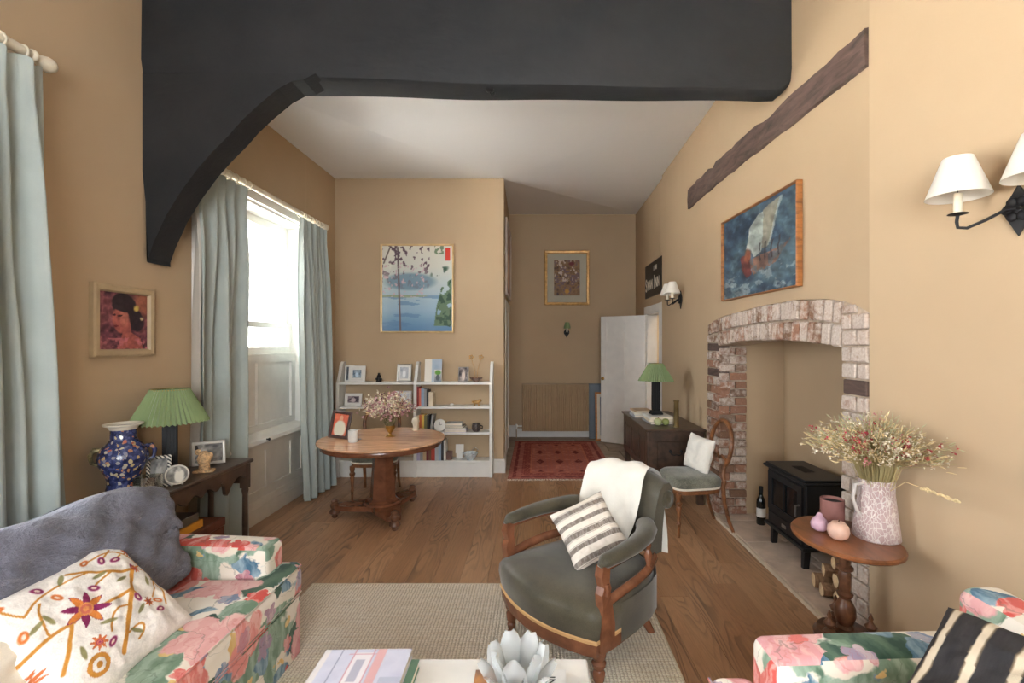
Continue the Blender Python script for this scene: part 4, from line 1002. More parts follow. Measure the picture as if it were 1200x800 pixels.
MB().sphere((0, 0, .045), .03, sq=(1.4, .7, .8)).sphere((.045, 0, .068), .017).sphere((-.045, 0, .05), .014).build('body', M_GOLD, t, smooth=60)
for a, b in ((-.025, -.012), (-.025, .012), (.025, -.012), (.025, .012)): MB().tube([(a, b, 0), (a, b, .035)], .007, 6).build('leg', M_GOLD, t)
t = thing('clock', 'round white clock leaning among the books on the middle right shelf', 'clock', (X_at(515.5, 5.8), 5.8, SZ[1]), 0, tilt=-.15)
Rr = Matrix.Translation((0, 0, .075)) @ Matrix.Rotation(PI / 2, 4, 'X')
MB().lathe([(.07, -.012), (.074, 0), (.072, .014), (.064, .016), (.063, .008), (.002, .008)], 24, M=Rr).build('case', M_WHITE, t, smooth=40)
MB().tube([(0, -.012, .075), (0, -.012, .115)], .002, 4).tube([(0, -.012, .075), (.025, -.012, .085)], .002, 4).build('hand', M_BLACK, t)
for i, (cn, w_, h, lb) in enumerate((('lilac', .27, .028, 'wide lilac book at the bottom of the lying stack on the middle right shelf'), ('white', .25, .026, 'white book lying second in the stack on the middle right shelf'), ('black', .22, .024, 'thin black-and-silver book lying third in the stack on the middle right shelf'), ('silver', .2, .03, 'silver box-like book on top of the lying stack on the middle right shelf'))):
    book(lb, X_at(534.5, 5.8) + (0, 0, -.01, -.02)[i], 5.81, SZ[1] + .0005 + (0, .028, .054, .078)[i], w_, h, .16, CN[cn], group='lying books on the middle right shelf', flat=True, rotz=(0, .04, -.05, .02)[i])
t = thing('mug', 'small dark patterned mug on the middle right shelf', 'mug', (X_at(558, 5.8), 5.8, SZ[1]))
MB().lathe([(.035, 0), (.05, .02), (.055, .06), (.045, .1), (.04, .1), (.048, .06), (.03, .01)], 18, caps=False).build('body', plain((72, 62, 58), .35, var=.5, scale=60), t, smooth=50)
MB().tube([(.05, 0, .075), (.075, 0, .065), (.075, 0, .04), (.05, 0, .03)], .007, 6).build('handle', M_IRON, t, smooth=50)
t = lathe_thing('pot', 'small brown ribbed pot beside the books on the bottom right shelf', 'pot', (X_at(526.5, 5.8), 5.8, SZ[0]), [(.036, 0), (.04, .02), (.042, .1), (.037, .1), (.034, .01)], plain((124, 96, 88), .5), part='body'); t.children[0].data.flip_normals() if False else None
t = thing('card', 'small white card standing at the back of the bottom right shelf', 'card', (X_at(538.5, 5.86), 5.86, SZ[0]), 0, tilt=-.1)
MB().box(-.05, .05, -.002, 0, .06, .17).box(-.04, .04, 0, .03, 0, .06).build('panel', M_WHITE, t)
t = thing('bowl', 'blue and white china bowl on the bottom right shelf', 'bowl', (X_at(551, 5.79), 5.79, SZ[0]))
MB().lathe([(.04, 0), (.042, .012), (.07, .04), (.095, .085), (.09, .087), (.064, .044), (.002, .02)], 24, caps=False).build('body', plain((196, 204, 206), .25, var=.16, scale=40, name='blue_white_china'), t, smooth=50)
MB().tube([(.06, -.02, .08), (.1, -.03, .13), (.06, 0, .15), (.02, .02, .11)], .005, 6).build('handle', M_SILVER, t, smooth=50)

# ================================================================== DINING TABLE
TC = Vector((-1.435, 4.48, 0))
dt = thing('dining_table', 'round mahogany pedestal dining table with three scroll feet', 'table', TC)
MB().lathe([(.50, .652), (.535, .655), (.54, .695), (.565, .70), (.575, .71), (.572, .72), (.002, .72)], 64, caps=False).lathe([(.5, .652), (.002, .652)], 64, caps=False).build('tabletop', M_TABLETOP, dt, smooth=40)
MB().lathe([(.538, .655), (.542, .66), (.542, .69), (.538, .697)], 64, caps=False).build('apron', M_MAHOG, dt, smooth=40)
MB().lathe([(.15, .13), (.155, .15), (.135, .16), (.12, .17), (.09, .62), (.12, .65)], 6).build('pedestal', M_MAHOG, dt)
MB().lathe([(.17, .115), (.175, .125), (.16, .14)], 24).build('collar', M_MAHOG, dt, smooth=40)
angs = [math.radians(a) for a in (188, 66, 301)]
pl = []
for i, a in enumerate(angs):
    for da in (-.17, .17): pl.append((.40 * math.cos(a + da), .40 * math.sin(a + da)))
    b = angs[(i + 1) % 3] if False else None
angsS = sorted(a % (2 * PI) for a in angs); pl = []
for i, a in enumerate(angsS):
    b = angsS[(i + 1) % 3] + (2 * PI if i == 2 else 0)
    pl += [(.42 * math.cos(a - .13), .42 * math.sin(a - .13)), (.42 * math.cos(a + .13), .42 * math.sin(a + .13))]
    for k in range(1, 8):
        t_ = k / 8; an = a + .13 + (b - a - .26) * t_; r_ = .42 - .27 * math.sin(PI * t_) ** .7; pl.append((r_ * math.cos(an), r_ * math.sin(an)))
n_ = len(pl)
MB().add([(x, y, .075) for x, y in pl] + [(x, y, .118) for x, y in pl], [tuple(range(n_)), tuple(range(2 * n_ - 1, n_ - 1, -1))] + [(i, (i + 1) % n_, (i + 1) % n_ + n_, i + n_) for i in range(n_)]).build('platform', M_MAHOG, dt)
for a in angs:
    f_ = MB().lathe([(.02, 0), (.028, .012), (.02, .024), (.035, .03), (.05, .045), (.045, .066), (.03, .08), (.04, .1), (.042, .12), (.03, .135), (.034, .15), (.02, .165), (.002, .168)], 16)
    o = f_.build('foot', M_TURNED, dt, smooth=40); o.location = (.43 * math.cos(a), .43 * math.sin(a), .0)

# chairs ------------------------------------------------------------------
def balloon_chair(label, loc, rotz, group=None):
    t = thing('dining_chair', label, 'chair', loc, rotz, group)
    fw, bw_, fd, bd = .225, .18, -.22, .20
    def outl(z, s=1.0, y_off=0):
        pts = []
        for k in range(36):
            a = 2 * PI * k / 36; c_, s_ = math.cos(a), math.sin(a)
            x_ = (abs(c_) ** .45) * (1 if c_ > 0 else -1); y_ = (abs(s_) ** .45) * (1 if s_ > 0 else -1)
            hw = fw + .015 + (bw_ - fw) * (y_ + 1) / 2
            pts.append((x_ * hw * s, ((y_ + 1) / 2 * (bd - fd) + fd) * s - .02 * (1 - x_ * x_) * (y_ < 0), z))
        return pts
    m = MB(); L_ = [(.395, .98), (.41, 1.03), (.44, 1.05), (.465, 1.02), (.482, .92), (.49, .7), (.494, .35), (.495, .01)]
    P = np.array([outl(z_, s_) for z_, s_ in L_]).transpose(1, 0, 2); m.grid(P, close_u=True).build('seat', M_BOUCLE, t, smooth=80)
    P = np.array([outl(z_, s_) for z_, s_ in ((.35, .9), (.352, .99), (.396, 1.0), (.398, .9))]).transpose(1, 0, 2); MB().grid(P, close_u=True).build('seat_rail', M_WALNUT, t, smooth=30)
    P = np.array([outl(z_, s_) for z_, s_ in ((.388, 1.0), (.388, 1.02), (.40, 1.03), (.405, 1.01))]).transpose(1, 0, 2); MB().grid(P, close_u=True).build('gimp_trim', M_CREAM, t, smooth=30)
    lp = [(.008, 0), (.012, .02), (.011, .06), (.016, .11), (.021, .115), (.016, .122), (.013, .14), (.02, .23), (.024, .25), (.018, .262), (.028, .275), (.03, .29), (.018, .303), (.022, .315), (.026, .33), (.026, .365)]
    for s_ in (-1, 1):
        o = MB().lathe(lp, 14).build('leg', M_WALNUT, t, smooth=40); o.location = (s_ * (fw - .02), fd + .025, 0)
    for s_ in (-1, 1):
        MB().tube([(s_ * bw_ * 1.05, bd + .09, 0), (s_ * bw_, bd + .045, .12), (s_ * bw_, bd + .005, .28), (s_ * bw_, bd - .005, .40), (s_ * bw_, bd + .01, .46)], [.014, .016, .019, .02, .018], 8).build('leg', M_WALNUT, t, smooth=50)
    hoop = []
    for k in range(25):
        a = math.radians(-52 + 284 * k / 24); r_x = .19; hoop.append((r_x * math.cos(a), bd + .02 + .16 * ((.72 + .19 * math.sin(a)) - .46), .72 + .21 * math.sin(a)))
    pts = [(bw_, bd + .01, .42), (bw_ * .82, bd + .015, .50)] + hoop + [(-bw_ * .82, bd + .015, .50), (-bw_, bd + .01, .42)]
    MB().tube(pts, [.017] * 3 + [.02] * (len(pts) - 6) + [.017] * 3, 8, up=(0, 1, 0)).build('back_frame', M_WALNUT, t, smooth=50)
    MB().tube([(-.165, bd + .03, .62), (-.08, bd + .035, .64), (-.03, bd + .035, .615), (0, bd + .035, .64), (.03, bd + .035, .615), (.08, bd + .035, .64), (.165, bd + .03, .62)], .012, 8, flat=1.3).build('cross_rail', M_WALNUT, t, smooth=50)
    return t
balloon_chair('balloon-back wooden chair with a sage seat, tucked behind the round dining table', (-1.68, 5.06, 0), .12, 'balloon-back chairs')
rc = balloon_chair('balloon-back wooden chair with a sage seat, standing in front of the brick fireplace pier', (1.36, 4.17, 0), -PI / 2 + .08, 'balloon-back chairs')
cushion('cushion', 'plain cream cushion on the sage chair by the fireplace', (1.44, 4.22, .635), (.42, -1, -.10), (.26, -.05, 1), .30, .31, .11, M_WOOL)

# things on the dining table ---------------------------------------------------
TZ = .7205
pf = picture('photo_frame', 'brown carved frame with a photo of a person in white, standing on the dining table', 'photo frame', (-1.83, 4.42, TZ), -.12, .19, .25, .028, .018, m_wood('carved_frame', (74, 50, 42), .5, .5, (20, 20, 20)), lambda u, v: mixc(mixc(ramp3(fbm(u * 5, v * 5, 6), [(176, 70, 52), (214, 120, 90)]), (206, 204, 184), ell(u, v, .5, .3, .42, .4, 0, .2)), (200, 150, 120), ell(u, v, .5, .8, .14, .14)), (24, 30), tilt=-.2, art='photograph')
MB().add([(-.08, .0, .1), (-.02, .0, .1), (-.02, .10, .02), (-.08, .10, .02)], [(0, 1, 2, 3)]).build('stand', plain((206, 84, 44), .6), pf)
pf.rotation_euler = (-.2, .10, -.12); pf.location.z = TZ + .009
cj = thing('candle', 'white glass jar candle on the dining table', 'candle', (-1.645, 4.30, TZ))
MB().lathe([(.040, 0), (.043, .004), (.043, .105), (.039, .105), (.038, .008), (.001, .008)], 22, caps=False).build('jar', plain((224, 224, 218), .15, var=.02, spec=.6), cj, smooth=50)
MB().lathe([(.0375, .009), (.0375, .085), (.002, .083)], 20).build('wax', M_CANDLE, cj, smooth=40)
vb = thing('vase', 'small brass goblet vase on the dining table', 'vase', (-1.39, 4.56, TZ))
MB().lathe([(.045, 0), (.047, .006), (.02, .014), (.012, .03), (.03, .05), (.045, .075), (.048, .105), (.044, .105), (.04, .078), (.01, .05)], 20, caps=False).build('body', M_BRASS, vb, smooth=50)
M_STEM = plain((120, 112, 78), .8)
def bouquet(name, label, c, n, spread, height, stems_mat, blooms, seed, lean=(0, 0), z0=-.06, xlim=None, group=None, bend=.25, ys=1.0):
    """dried bunch: stems and several kinds of small heads"""
    rn = random.Random(seed); t = thing(name, label, 'dried flowers', c)
    st = MB(); heads = [MB() for _ in blooms]
    for i in range(n):
        a = rn.random() * 2 * PI; q = rn.random() ** .6; h = height * rn.uniform(.6, 1.0) * (1 - .35 * q)
        x_ = spread * q * math.cos(a) + lean[0] * q; y_ = spread * q * math.sin(a) * ys + lean[1] * q
        if xlim is not None: x_ = min(x_, max(.04, xlim - .32 * y_) - rn.uniform(.015, .04))
        p0 = (rn.uniform(-.015, .015), rn.uniform(-.015, .015), z0); p1 = (x_ * .35, y_ * .35, h * .55); p2 = (x_, y_, h)
        st.tube([p0, p1, p2], [.0016, .0013, .0009], 3, caps=False)
        k = rn.choices(range(len(blooms)), [b[1] for b in blooms])[0]; kind, _, _, sz = blooms[k]; m = heads[k]
        for j in range(rn.randint(5, 9)):
            s_ = rn.uniform(-1, 1); tt = rn.uniform(.0, 1.0)
            base = Vector(p1).lerp(Vector(p2), .45 + .55 * tt) + Vector((rn.gauss(0, sz * 1.8), rn.gauss(0, sz * 1.8), rn.gauss(0, sz * 1.5)))
            if kind == 'ball': m.sphere(base, sz * rn.uniform(.5, 1), 5, 3)
            elif kind == 'petal':
                for q_ in range(3):
                    d1_ = Vector((rn.gauss(0, 1), rn.gauss(0, 1), rn.gauss(0, 1))).normalized() * sz * 1.3; d2_ = d1_.cross(Vector((rn.random(), rn.random(), 1))).normalized() * sz * .6
                    m.add([base, base + d1_ * .6 + d2_, base + d1_, base + d1_ * .6 - d2_], [(0, 1, 2, 3)])
            else:
                d1_ = (Vector(p2) - Vector(p1)).normalized(); d1_ = (d1_ + Vector((rn.gauss(0, .3), rn.gauss(0, .3), rn.gauss(0, .3)))).normalized()
                m.tube([base, base + d1_ * sz * 2, base + d1_ * sz * 4], [.0006, sz * .35, .0006], 3, caps=False)
    st.build('stems', stems_mat, t, kind='stuff')
    for (kind, _, mt, _), m in zip(blooms, heads):
        if m.v: m.build('dried_blossom', mt, t, kind='stuff', recalc=False)
    return t
M_PALE = plain((228, 216, 192), .85, var=.12, scale=30); M_PINKD = plain((190, 146, 146), .85, var=.15, scale=40); M_MAUVE = plain((120, 82, 88), .85, var=.2, scale=30); M_STRAW = plain((214, 192, 146), .85, var=.12, scale=30); M_ROSE = plain((176, 74, 78), .8, var=.15, scale=30)
bouquet('dried_flowers', 'pink and cream dried flowers in the brass vase on the dining table', (-1.39, 4.56, TZ + .1), 150, .27, .36, M_STEM,
        [('petal', 5, M_PALE, .018), ('petal', 5, M_PINKD, .020), ('ball', 4, M_MAUVE, .010), ('spike', 2, M_STRAW, .012), ('ball', 3, M_PALE, .009)], 4, lean=(-.03, 0))
sh = thing('ornament', 'pale carved shell ornament on the dining table near its right edge', 'ornament', onz(487, 504, TZ))
MB().lathe([(.03, 0), (.034, .01), (.022, .03), (.028, .06), (.04, .09), (.03, .12), (.012, .13)], 14, fn=lambda a, t_: 1 + .12 * math.sin(a * 6)).build('body', plain((214, 200, 176), .5, var=.06), sh, smooth=60)
ct = thing('coaster', 'small flat slate coaster on the dining table beside the candle', 'coaster', onz(418, 515, TZ), .4)
MB().bbox(-.04, .04, -.02, .02, 0, .006, .001).build('body', plain((120, 110, 108), .6), ct)

# ================================================================== LAMPS AND SCONCES
def pleated_lamp(label, loc, rt, rb, z0, z1, colw, rotz=0, np_=46, fl=True):
    t = thing('table_lamp', label, 'lamp', loc, rotz)
    m = MB(); a = colw
    m.bbox(-a * .95, a * .95, -a * .95, a * .95, 0, .02, .003).bbox(-a * .8, a * .8, -a * .8, a * .8, .02, .04, .003); m.build('base', M_BLACK, t)
    c_ = MB(); c_.box(-a * .55, a * .55, -a * .55, a * .55, .04, z0 + .04)
    c_.build('column', M_BLACK, t)
    if fl:
        for s_ in (-1, 1):
            for k in (-.3, 0, .3):
                MB().box(k * a - a * .09, k * a + a * .09, s_ * a * .55, s_ * a * .62, .06, z0 + .03).build('reed', M_BLACK, t)
                MB().box(s_ * a * .55, s_ * a * .62, k * a - a * .09, k * a + a * .09, .06, z0 + .03).build('reed', M_BLACK, t)
    MB().tube([(0, 0, z0 + .03), (0, 0, z1 - .015)], .008, 8).build('stem', M_BRASS, t)
    K = np_ * 2; vs = []; prof = [(0, 1.0, .0), (.08, .97, .6), (.5, .93, .9), (.95, 1, 1.0), (1.0, 1.0, 1.0)]
    sh_ = MB(); NV = 7
    for k in range(K):
        s_ = 1 if k % 2 else -1; an = 2 * PI * k / K
        for j in range(NV):
            q = j / (NV - 1); r_ = rt + (rb - rt) * q; r_ += s_ * (.0025 + .006 * q); z_ = z1 + (z0 - z1) * q - (.004 * s_ * (q == 1))
            vs.append((r_ * math.cos(an), r_ * math.sin(an), z_))
    sh_.add(vs, [(k * NV + j, ((k + 1) % K) * NV + j, ((k + 1) % K) * NV + j + 1, k * NV + j + 1) for k in range(K) for j in range(NV - 1)])
    sh_.build('lamp_shade', M_GREEN, t)
    MB().tube([(rt * math.cos(x_), rt * math.sin(x_), z1 - .005) for x_ in np.linspace(0, 2 * PI, 30)], .003, 5).tube([(-rt, 0, z1 - .012), (rt, 0, z1 - .012)], .002, 5).build('shade_ring', M_BRASS, t)
    return t
pleated_lamp('green pleated table lamp on a black column, on the console table by the left curtain', (-2.285, 2.985, .751), .10, .20, .365, .57, .06, .5)
pleated_lamp('green pleated table lamp on a black column, on the chest by the open white door', (1.31, 5.22, .835), .075, .185, .365, .555, .065, .1)

def sconce(label, loc, rotz, group, k=1.0, arms=(-.12, .12), shade=None):
    t = thing('wall_light', label, 'wall light', loc, rotz, group)
    m = MB(); R = Matrix.Rotation(PI / 2, 4, 'X')
    m.lathe([(.045, 0), (.05, .006), (.03, .014), (.012, .02)], 16, M=R)
    if len(arms) == 1: m.add([(0, -.012, -.09), (.05, -.012, 0), (0, -.012, .09), (-.05, -.012, 0), (0, 0, -.09), (.05, 0, 0), (0, 0, .09), (-.05, 0, 0)], [(0, 1, 2, 3), (4, 7, 6, 5), (0, 4, 5, 1), (1, 5, 6, 2), (2, 6, 7, 3), (3, 7, 4, 0)])
    else:
        m.add([(0, -.01, -.11), (.045, -.01, -.02), (.045, -.01, .02), (0, -.01, .10), (-.045, -.01, .02), (-.045, -.01, -.02), (0, 0, -.11), (.045, 0, -.02), (.045, 0, .02), (0, 0, .10), (-.045, 0, .02), (-.045, 0, -.02)],
              [(0, 1, 2, 3, 4, 5), (11, 10, 9, 8, 7, 6)] + [(i, i + 6, (i + 1) % 6 + 6, (i + 1) % 6) for i in range(6)])
        for q in range(6): m.sphere((.034 * math.cos(q * PI / 3), -.018, .034 * math.sin(q * PI / 3)), .02, 8, 5, sq=(1, .5, 1))
    m.build('backplate', M_IRON, t, smooth=40)
    for a in arms:
        ex, ey = a, -.13 * k
        MB().tube([(0, -.015, 0), (a * .2, -.04, .0), (a * .5, ey * .6, -.035), (a * .8, ey * .92, -.062), (ex, ey, -.055), (ex * 1.03, ey, -.03), (ex, ey, 0)] if len(arms) > 1 else [(0, -.01, -.02), (0, -.06, -.05), (0, -.1, -.03), (0, ey, 0)], .0065, 8).build('arm', M_IRON, t, smooth=60)
        MB().lathe([(.004, -.006), (.036, .002), (.034, .004), (.004, 0)], 18, c=(ex, ey, 0), caps=False).build('drip_pan', M_IRON, t, smooth=50)
        MB().lathe([(.015, 0), (.0155, .002), (.0155, .085), (.012, .088)], 14, c=(ex, ey, .002)).build('candle_tube', M_CANDLE, t, smooth=40)
        s_ = shade or (M_SHADE_W, .098, .046, .07, .215)
        MB().lathe([(s_[1], s_[3]), (s_[2], s_[4]), (s_[2] - .002, s_[4]), (s_[1] - .002, s_[3])], 32, c=(ex, ey, 0), caps=False).build('lamp_shade', s_[0], t, smooth=40)
        MB().tube([(ex - s_[2], ey, s_[4] - .01), (ex + s_[2], ey, s_[4] - .01)], .0015, 4).tube([(ex, ey - s_[2], s_[4] - .01), (ex, ey + s_[2], s_[4] - .01)], .0015, 4).tube([(ex, ey, .085), (ex, ey, s_[4] - .01)], .002, 4).build('shade_carrier', M_IRON, t)
    return t
sconce('black iron double wall light with white shades at the right edge of the photograph', (1.972, 1.948, 2.15), -PI / 2 + math.atan(.32), 'double wall lights', arms=(-.135, .135), shade=(M_SHADE_W, .112, .053, .075, .24), k=1.1)
sc2 = sconce('small black double wall light with white shades between the sign and the brick arch', (1.689, 5.56, 2.12), -PI / 2, 'double wall lights', shade=(M_SHADE_W, .088, .04, .06, .19), arms=(-.10, .10))
sconce('tiny single wall light with a green shade under the gold framed picture', (.53, 8.25, 1.80), 0, None, arms=(0.0,), shade=(M_GREEN, .062, .035, .065, .17))

# ================================================================== CHEST AND CONTENTS
ch = thing('chest', 'dark oak panelled chest on legs against the right wall under the green lamp', 'chest', (1.39, 5.365, 0))
cx0, cx1, cy0, cy1 = 1.115, 1.665, 4.74, 6.0
MB().box(cx0, cx1, cy0, cy1, .30, .735).build('body', M_DARKOAK, ch, world=True)
tp = MB().bbox(cx0 - .035, cx1 + .015, cy0 - .04, cy1 + .04, .735, .757, .006); tp.build('lid', M_DARKOAK, ch, world=True)
m = MB()
for a, b in ((cy0, cy0 + .09), (cy0 + .38, cy0 + .45), (cy0 + .80, cy0 + .87), (cy1 - .09, cy1)): m.box(cx0 - .014, cx0, a, b, .30, .735)
m.box(cx0 - .014, cx0, cy0, cy1, .65, .735).box(cx0 - .014, cx0, cy0, cy1, .30, .37)
m.build('front_frame', M_DARKOAK, ch, world=True)
m = MB().box(cx0, cx1, cy0 - .012, cy0, .65, .735).box(cx0, cx0 + .07, cy0 - .012, cy0, .3, .735).box(cx1 - .07, cx1, cy0 - .012, cy0, .3, .735).box(cx0, cx1, cy0 - .012, cy0, .3, .36); m.build('end_frame', M_DARKOAK, ch, world=True)
for a, b in ((cy0 + .09, cy0 + .38), (cy0 + .45, cy0 + .80), (cy0 + .87, cy1 - .09)): MB().bbox(cx0 - .008, cx0 + .004, a + .03, b - .03, .40, .62, .006).build('panel', M_DARKOAK, ch, world=True)
dr = MB().bbox(cx0 + .085, cx1 - .085, cy0 - .008, cy0 + .005, .375, .635, .006).build('drawer', M_DARKOAK, ch, world=True)
hd = MB().tube([(1.33, cy0 - .03, .535), (1.335, cy0 - .035, .515), (1.36, cy0 - .04, .505), (1.385, cy0 - .035, .51), (1.41, cy0 - .04, .505), (1.435, cy0 - .035, .515), (1.44, cy0 - .03, .535)], .006, 6)
for q in (1.33, 1.44): hd.lathe([(.016, 0), (.016, .012), (.006, .02)], 10, M=Matrix.Translation((q, cy0 - .008, .538)) @ Matrix.Rotation(PI / 2, 4, 'X'))
o = hd.build('handle', M_IRON, dr, world=True, smooth=50)
for x_, y_ in ((cx0 + .03, cy0 + .03), (cx1 - .03, cy0 + .03), (cx0 + .03, cy1 - .03), (cx1 - .03, cy1 - .03)): MB().bbox(x_ - .03, x_ + .03, y_ - .03, y_ + .03, 0, .32, .004).build('leg', M_DARKOAK, ch, world=True)
CT = .757
for i, (w_, d_, h_, x_, y_, cn, lb, rz) in enumerate(((.27, .34, .022, 1.33, 5.18, 'grey', 'grey book at the bottom of the stack under the chest lamp', .05), (.26, .33, .028, 1.325, 5.18, 'cream', 'cream book in the middle of the stack under the chest lamp', -.03), (.25, .31, .025, 1.32, 5.19, 'white', 'white book on top of the stack under the chest lamp', .06),
        (.22, .28, .03, 1.24, 5.62, 'silver', 'grey-white book lying at the bottom behind the lamp stack', .02), (.21, .27, .03, 1.24, 5.62, 'white', 'white book lying on the one behind the lamp stack', -.04), (.2, .26, .018, 1.235, 5.6, 'tan', 'tan notebook on top of the books behind the lamp stack', .08))):
    zz = CT + .0005 + (0, .022, .05, 0, .03, .06)[i]; book(lb, x_, y_, zz, w_, h_, d_, CN[cn], rotz=rz, group='books on the chest', flat=True)
def fruit(name, label, cat, c, r, col, sqz=.9, pear=False, stem=True):
    t = thing(name, label, cat, c)
    prof = [(.002, .0), (r * .5, .004), (r * .85, r * .35), (r, r * .85), (r * .93, r * 1.3), (r * .6, r * 1.72), (r * .2, r * 1.78), (.002, r * 1.66)] if not pear else [(.002, 0), (r * .6, .004), (r * .95, r * .4), (r, r * .85), (r * .8, r * 1.35), (r * .42, r * 1.75), (r * .3, r * 2.05), (r * .12, r * 2.2), (.002, r * 2.22)]
    MB().lathe(prof, 18, caps=False).build('body', col, t, smooth=60)
    if stem: MB().tube([(0, 0, prof[-1][1] - .004), (.004, 0, prof[-1][1] + .016)], .003, 5).build('stem', M_TURNED, t)
    return t
M_APPLE = plain((150, 158, 96), .4, var=.1, scale=20, name='green_apple')
fruit('apple', 'pale green apple in front of the lamp books on the chest, left one', 'fruit', (1.265, 4.95, CT), .042, plain((176, 180, 130), .4, var=.06), )
fruit('apple', 'darker green apple in front of the lamp books on the chest, right one', 'fruit', (1.35, 4.97, CT), .038, M_APPLE)
t = thing('candlestick', 'tall slim brass tube vase at the near end of the chest', 'vase', (1.43, 4.87, CT))
MB().lathe([(.032, 0), (.032, .008), (.027, .012), (.025, .25), (.03, .262), (.03, .27), (.022, .27), (.02, .02)], 18, caps=False).build('body', plain((120, 102, 66), .35, .6, .15), t, smooth=40)

# ================================================================== CONSOLE TABLE (LEFT) AND CONTENTS
co = thing('console_table', 'dark oak console table with a scalloped apron against the left wall', 'table', (-2.25, 3.0, 0))
kx0, kx1, ky0, ky1 = -2.41, -2.10, 2.47, 3.56
MB().bbox(kx0, kx1, ky0, ky1, .725, .75, .006).build('tabletop', M_DARKOAK, co, world=True)
ap = [(ky0 + .05, .725), (ky1 - .05, .725), (ky1 - .05, .60)]
N_ = 60
for i in range(N_ + 1):
    t_ = 1 - i / N_; y_ = ky0 + .05 + (ky1 - ky0 - .1) * t_; s_ = min(t_, 1 - t_) * 2
    z_ = .60 + .06 * math.sin(PI * min(1, s_ * 2.2)) * (s_ < .45) - .035 * math.exp(-((s_ - .5) / .05) ** 2) + .045 * (s_ > .56) + .02 * math.cos((s_ - .56) * 20) * (s_ > .56)
    ap.append((y_, z_ if .02 < t_ < .98 else .60))
Rz = Matrix.Translation((-2.128, 0, 0))
MB().add([(0, y, z) for y, z in ap] + [(.022, y, z) for y, z in ap], [tuple(range(len(ap))), tuple(range(2 * len(ap) - 1, len(ap) - 1, -1))] + [(i, i + len(ap), (i + 1) % len(ap) + len(ap), (i + 1) % len(ap)) for i in range(len(ap))], Rz).build('apron', M_DARKOAK, co, world=True)
MB().box(-2.39, -2.12, ky1 - .06, ky1 - .04, .58, .725).box(-2.39, -2.12, ky0 + .04, ky0 + .06, .58, .725).box(-2.40, -2.38, ky0 + .05, ky1 - .05, .6, .725).build('side_rail', M_DARKOAK, co, world=True)
for x_, y_ in ((-2.13, ky1 - .06), (-2.38, ky1 - .06), (-2.13, ky0 + .06), (-2.38, ky0 + .06)):
    o = MB().lathe([(.016, 0), (.02, .02), (.017, .05), (.02, .3), (.018, .5), (.024, .53), (.02, .56)], 12).box(-.025, .025, -.025, .025, .55, .725).build('leg', M_DARKOAK, co, smooth=30); o.location = Vector((x_, y_, 0)) - co.location
for y_ in (2.75, 3.2): MB().lathe([(.006, 0), (.012, .012), (.002, .018)], 8, M=Matrix.Translation((-2.106, y_, .66)) @ Matrix.Rotation(PI / 2, 4, 'Y')).build('knob', M_DARKOAK, co, world=True)
KT = .7505
# blue vase
bvm = NT('imari_glaze', .18, .6); v_ = bvm.coord()
vo = bvm.n('ShaderNodeTexVoronoi', Scale=42.0); dn_ = bvm.noise(v_, 28, 2); ds_ = bvm.n('ShaderNodeVectorMath', operation='SCALE'); bvm.l(dn_.outputs['Color'], ds_.inputs[0]); ds_.inputs[3].default_value = .035; da_ = bvm.n('ShaderNodeVectorMath', operation='ADD'); bvm.l(v_, da_.inputs[0]); bvm.l(ds_.outputs[0], da_.inputs[1]); bvm.l(da_.outputs[0], vo.inputs['Vector']); sep = bvm.n('ShaderNodeSeparateColor'); bvm.l(vo.outputs['Color'], sep.inputs[0])
col = bvm.ramp(sep.outputs[0], [(0, (168, 92, 70)), (.25, (176, 160, 116)), (.42, (176, 172, 156)), (.6, (70, 80, 128)), (1, (40, 50, 90))])
nz = bvm.noise(v_, 30, 3); msk = bvm.step(bvm.math('ADD', vo.outputs['Distance'], bvm.math('MULTIPLY', nz.outputs[0], .25)), .62, .54)
bvm.color(bvm.mix(msk, bvm.ramp(nz.outputs[0], [(.35, (30, 34, 62)), (.6, (50, 58, 100)), (.75, (110, 116, 150))]), col))
bv = thing('vase', 'large blue imari-style urn vase with gilt handles on the console table', 'vase', (-2.33, 2.70, KT)); bv.scale = (.86, .86, .98)
MB().lathe([(.095, 0), (.1, .01), (.088, .05), (.085, .09), (.1, .13), (.128, .18), (.135, .22), (.12, .27), (.085, .30), (.07, .32), (.068, .37), (.075, .395)], 32).build('body', bvm.m, bv, smooth=50)
MB().lathe([(.075, .393), (.105, .402), (.107, .41), (.09, .41), (.06, .36)], 32, caps=False).build('rim', plain((206, 196, 178), .3), bv, smooth=50)
for a in (3.84, .70):
    MB().tube([(.09 * math.cos(a), .09 * math.sin(a), .265), (.145 * math.cos(a), .145 * math.sin(a), .27), (.162 * math.cos(a), .162 * math.sin(a), .24), (.155 * math.cos(a), .155 * math.sin(a), .20), (.125 * math.cos(a), .125 * math.sin(a), .185)], [.012, .015, .014, .011, .01], 8).build('handle', plain((120, 110, 78), .3, .2, .4, 60) if a > 2 else bvm.m, bv, smooth=60)
gc = thing('candle', 'square glass candle holder beside the blue vase on the console table', 'candle', (-2.19, 2.70, KT), .3)
g_ = MB(); 
for sx, sy, ax_ in ((-1, 0, 0), (1, 0, 0), (0, -1, 1), (0, 1, 1)):
    if ax_ == 0: g_.box(sx * .05 - .002, sx * .05 + .002, -.05, .05, 0, .105)
    else: g_.box(-.05, .05, sy * .05 - .002, sy * .05 + .002, 0, .105)
g_.box(-.05, .05, -.05, .05, 0, .008); g_.build('glass', m_glass('candle_glass', (.93, .95, .93), .5), gc)
MB().bbox(-.047, .047, -.047, .047, .009, .035, .004).build('wax', M_CANDLE, gc)
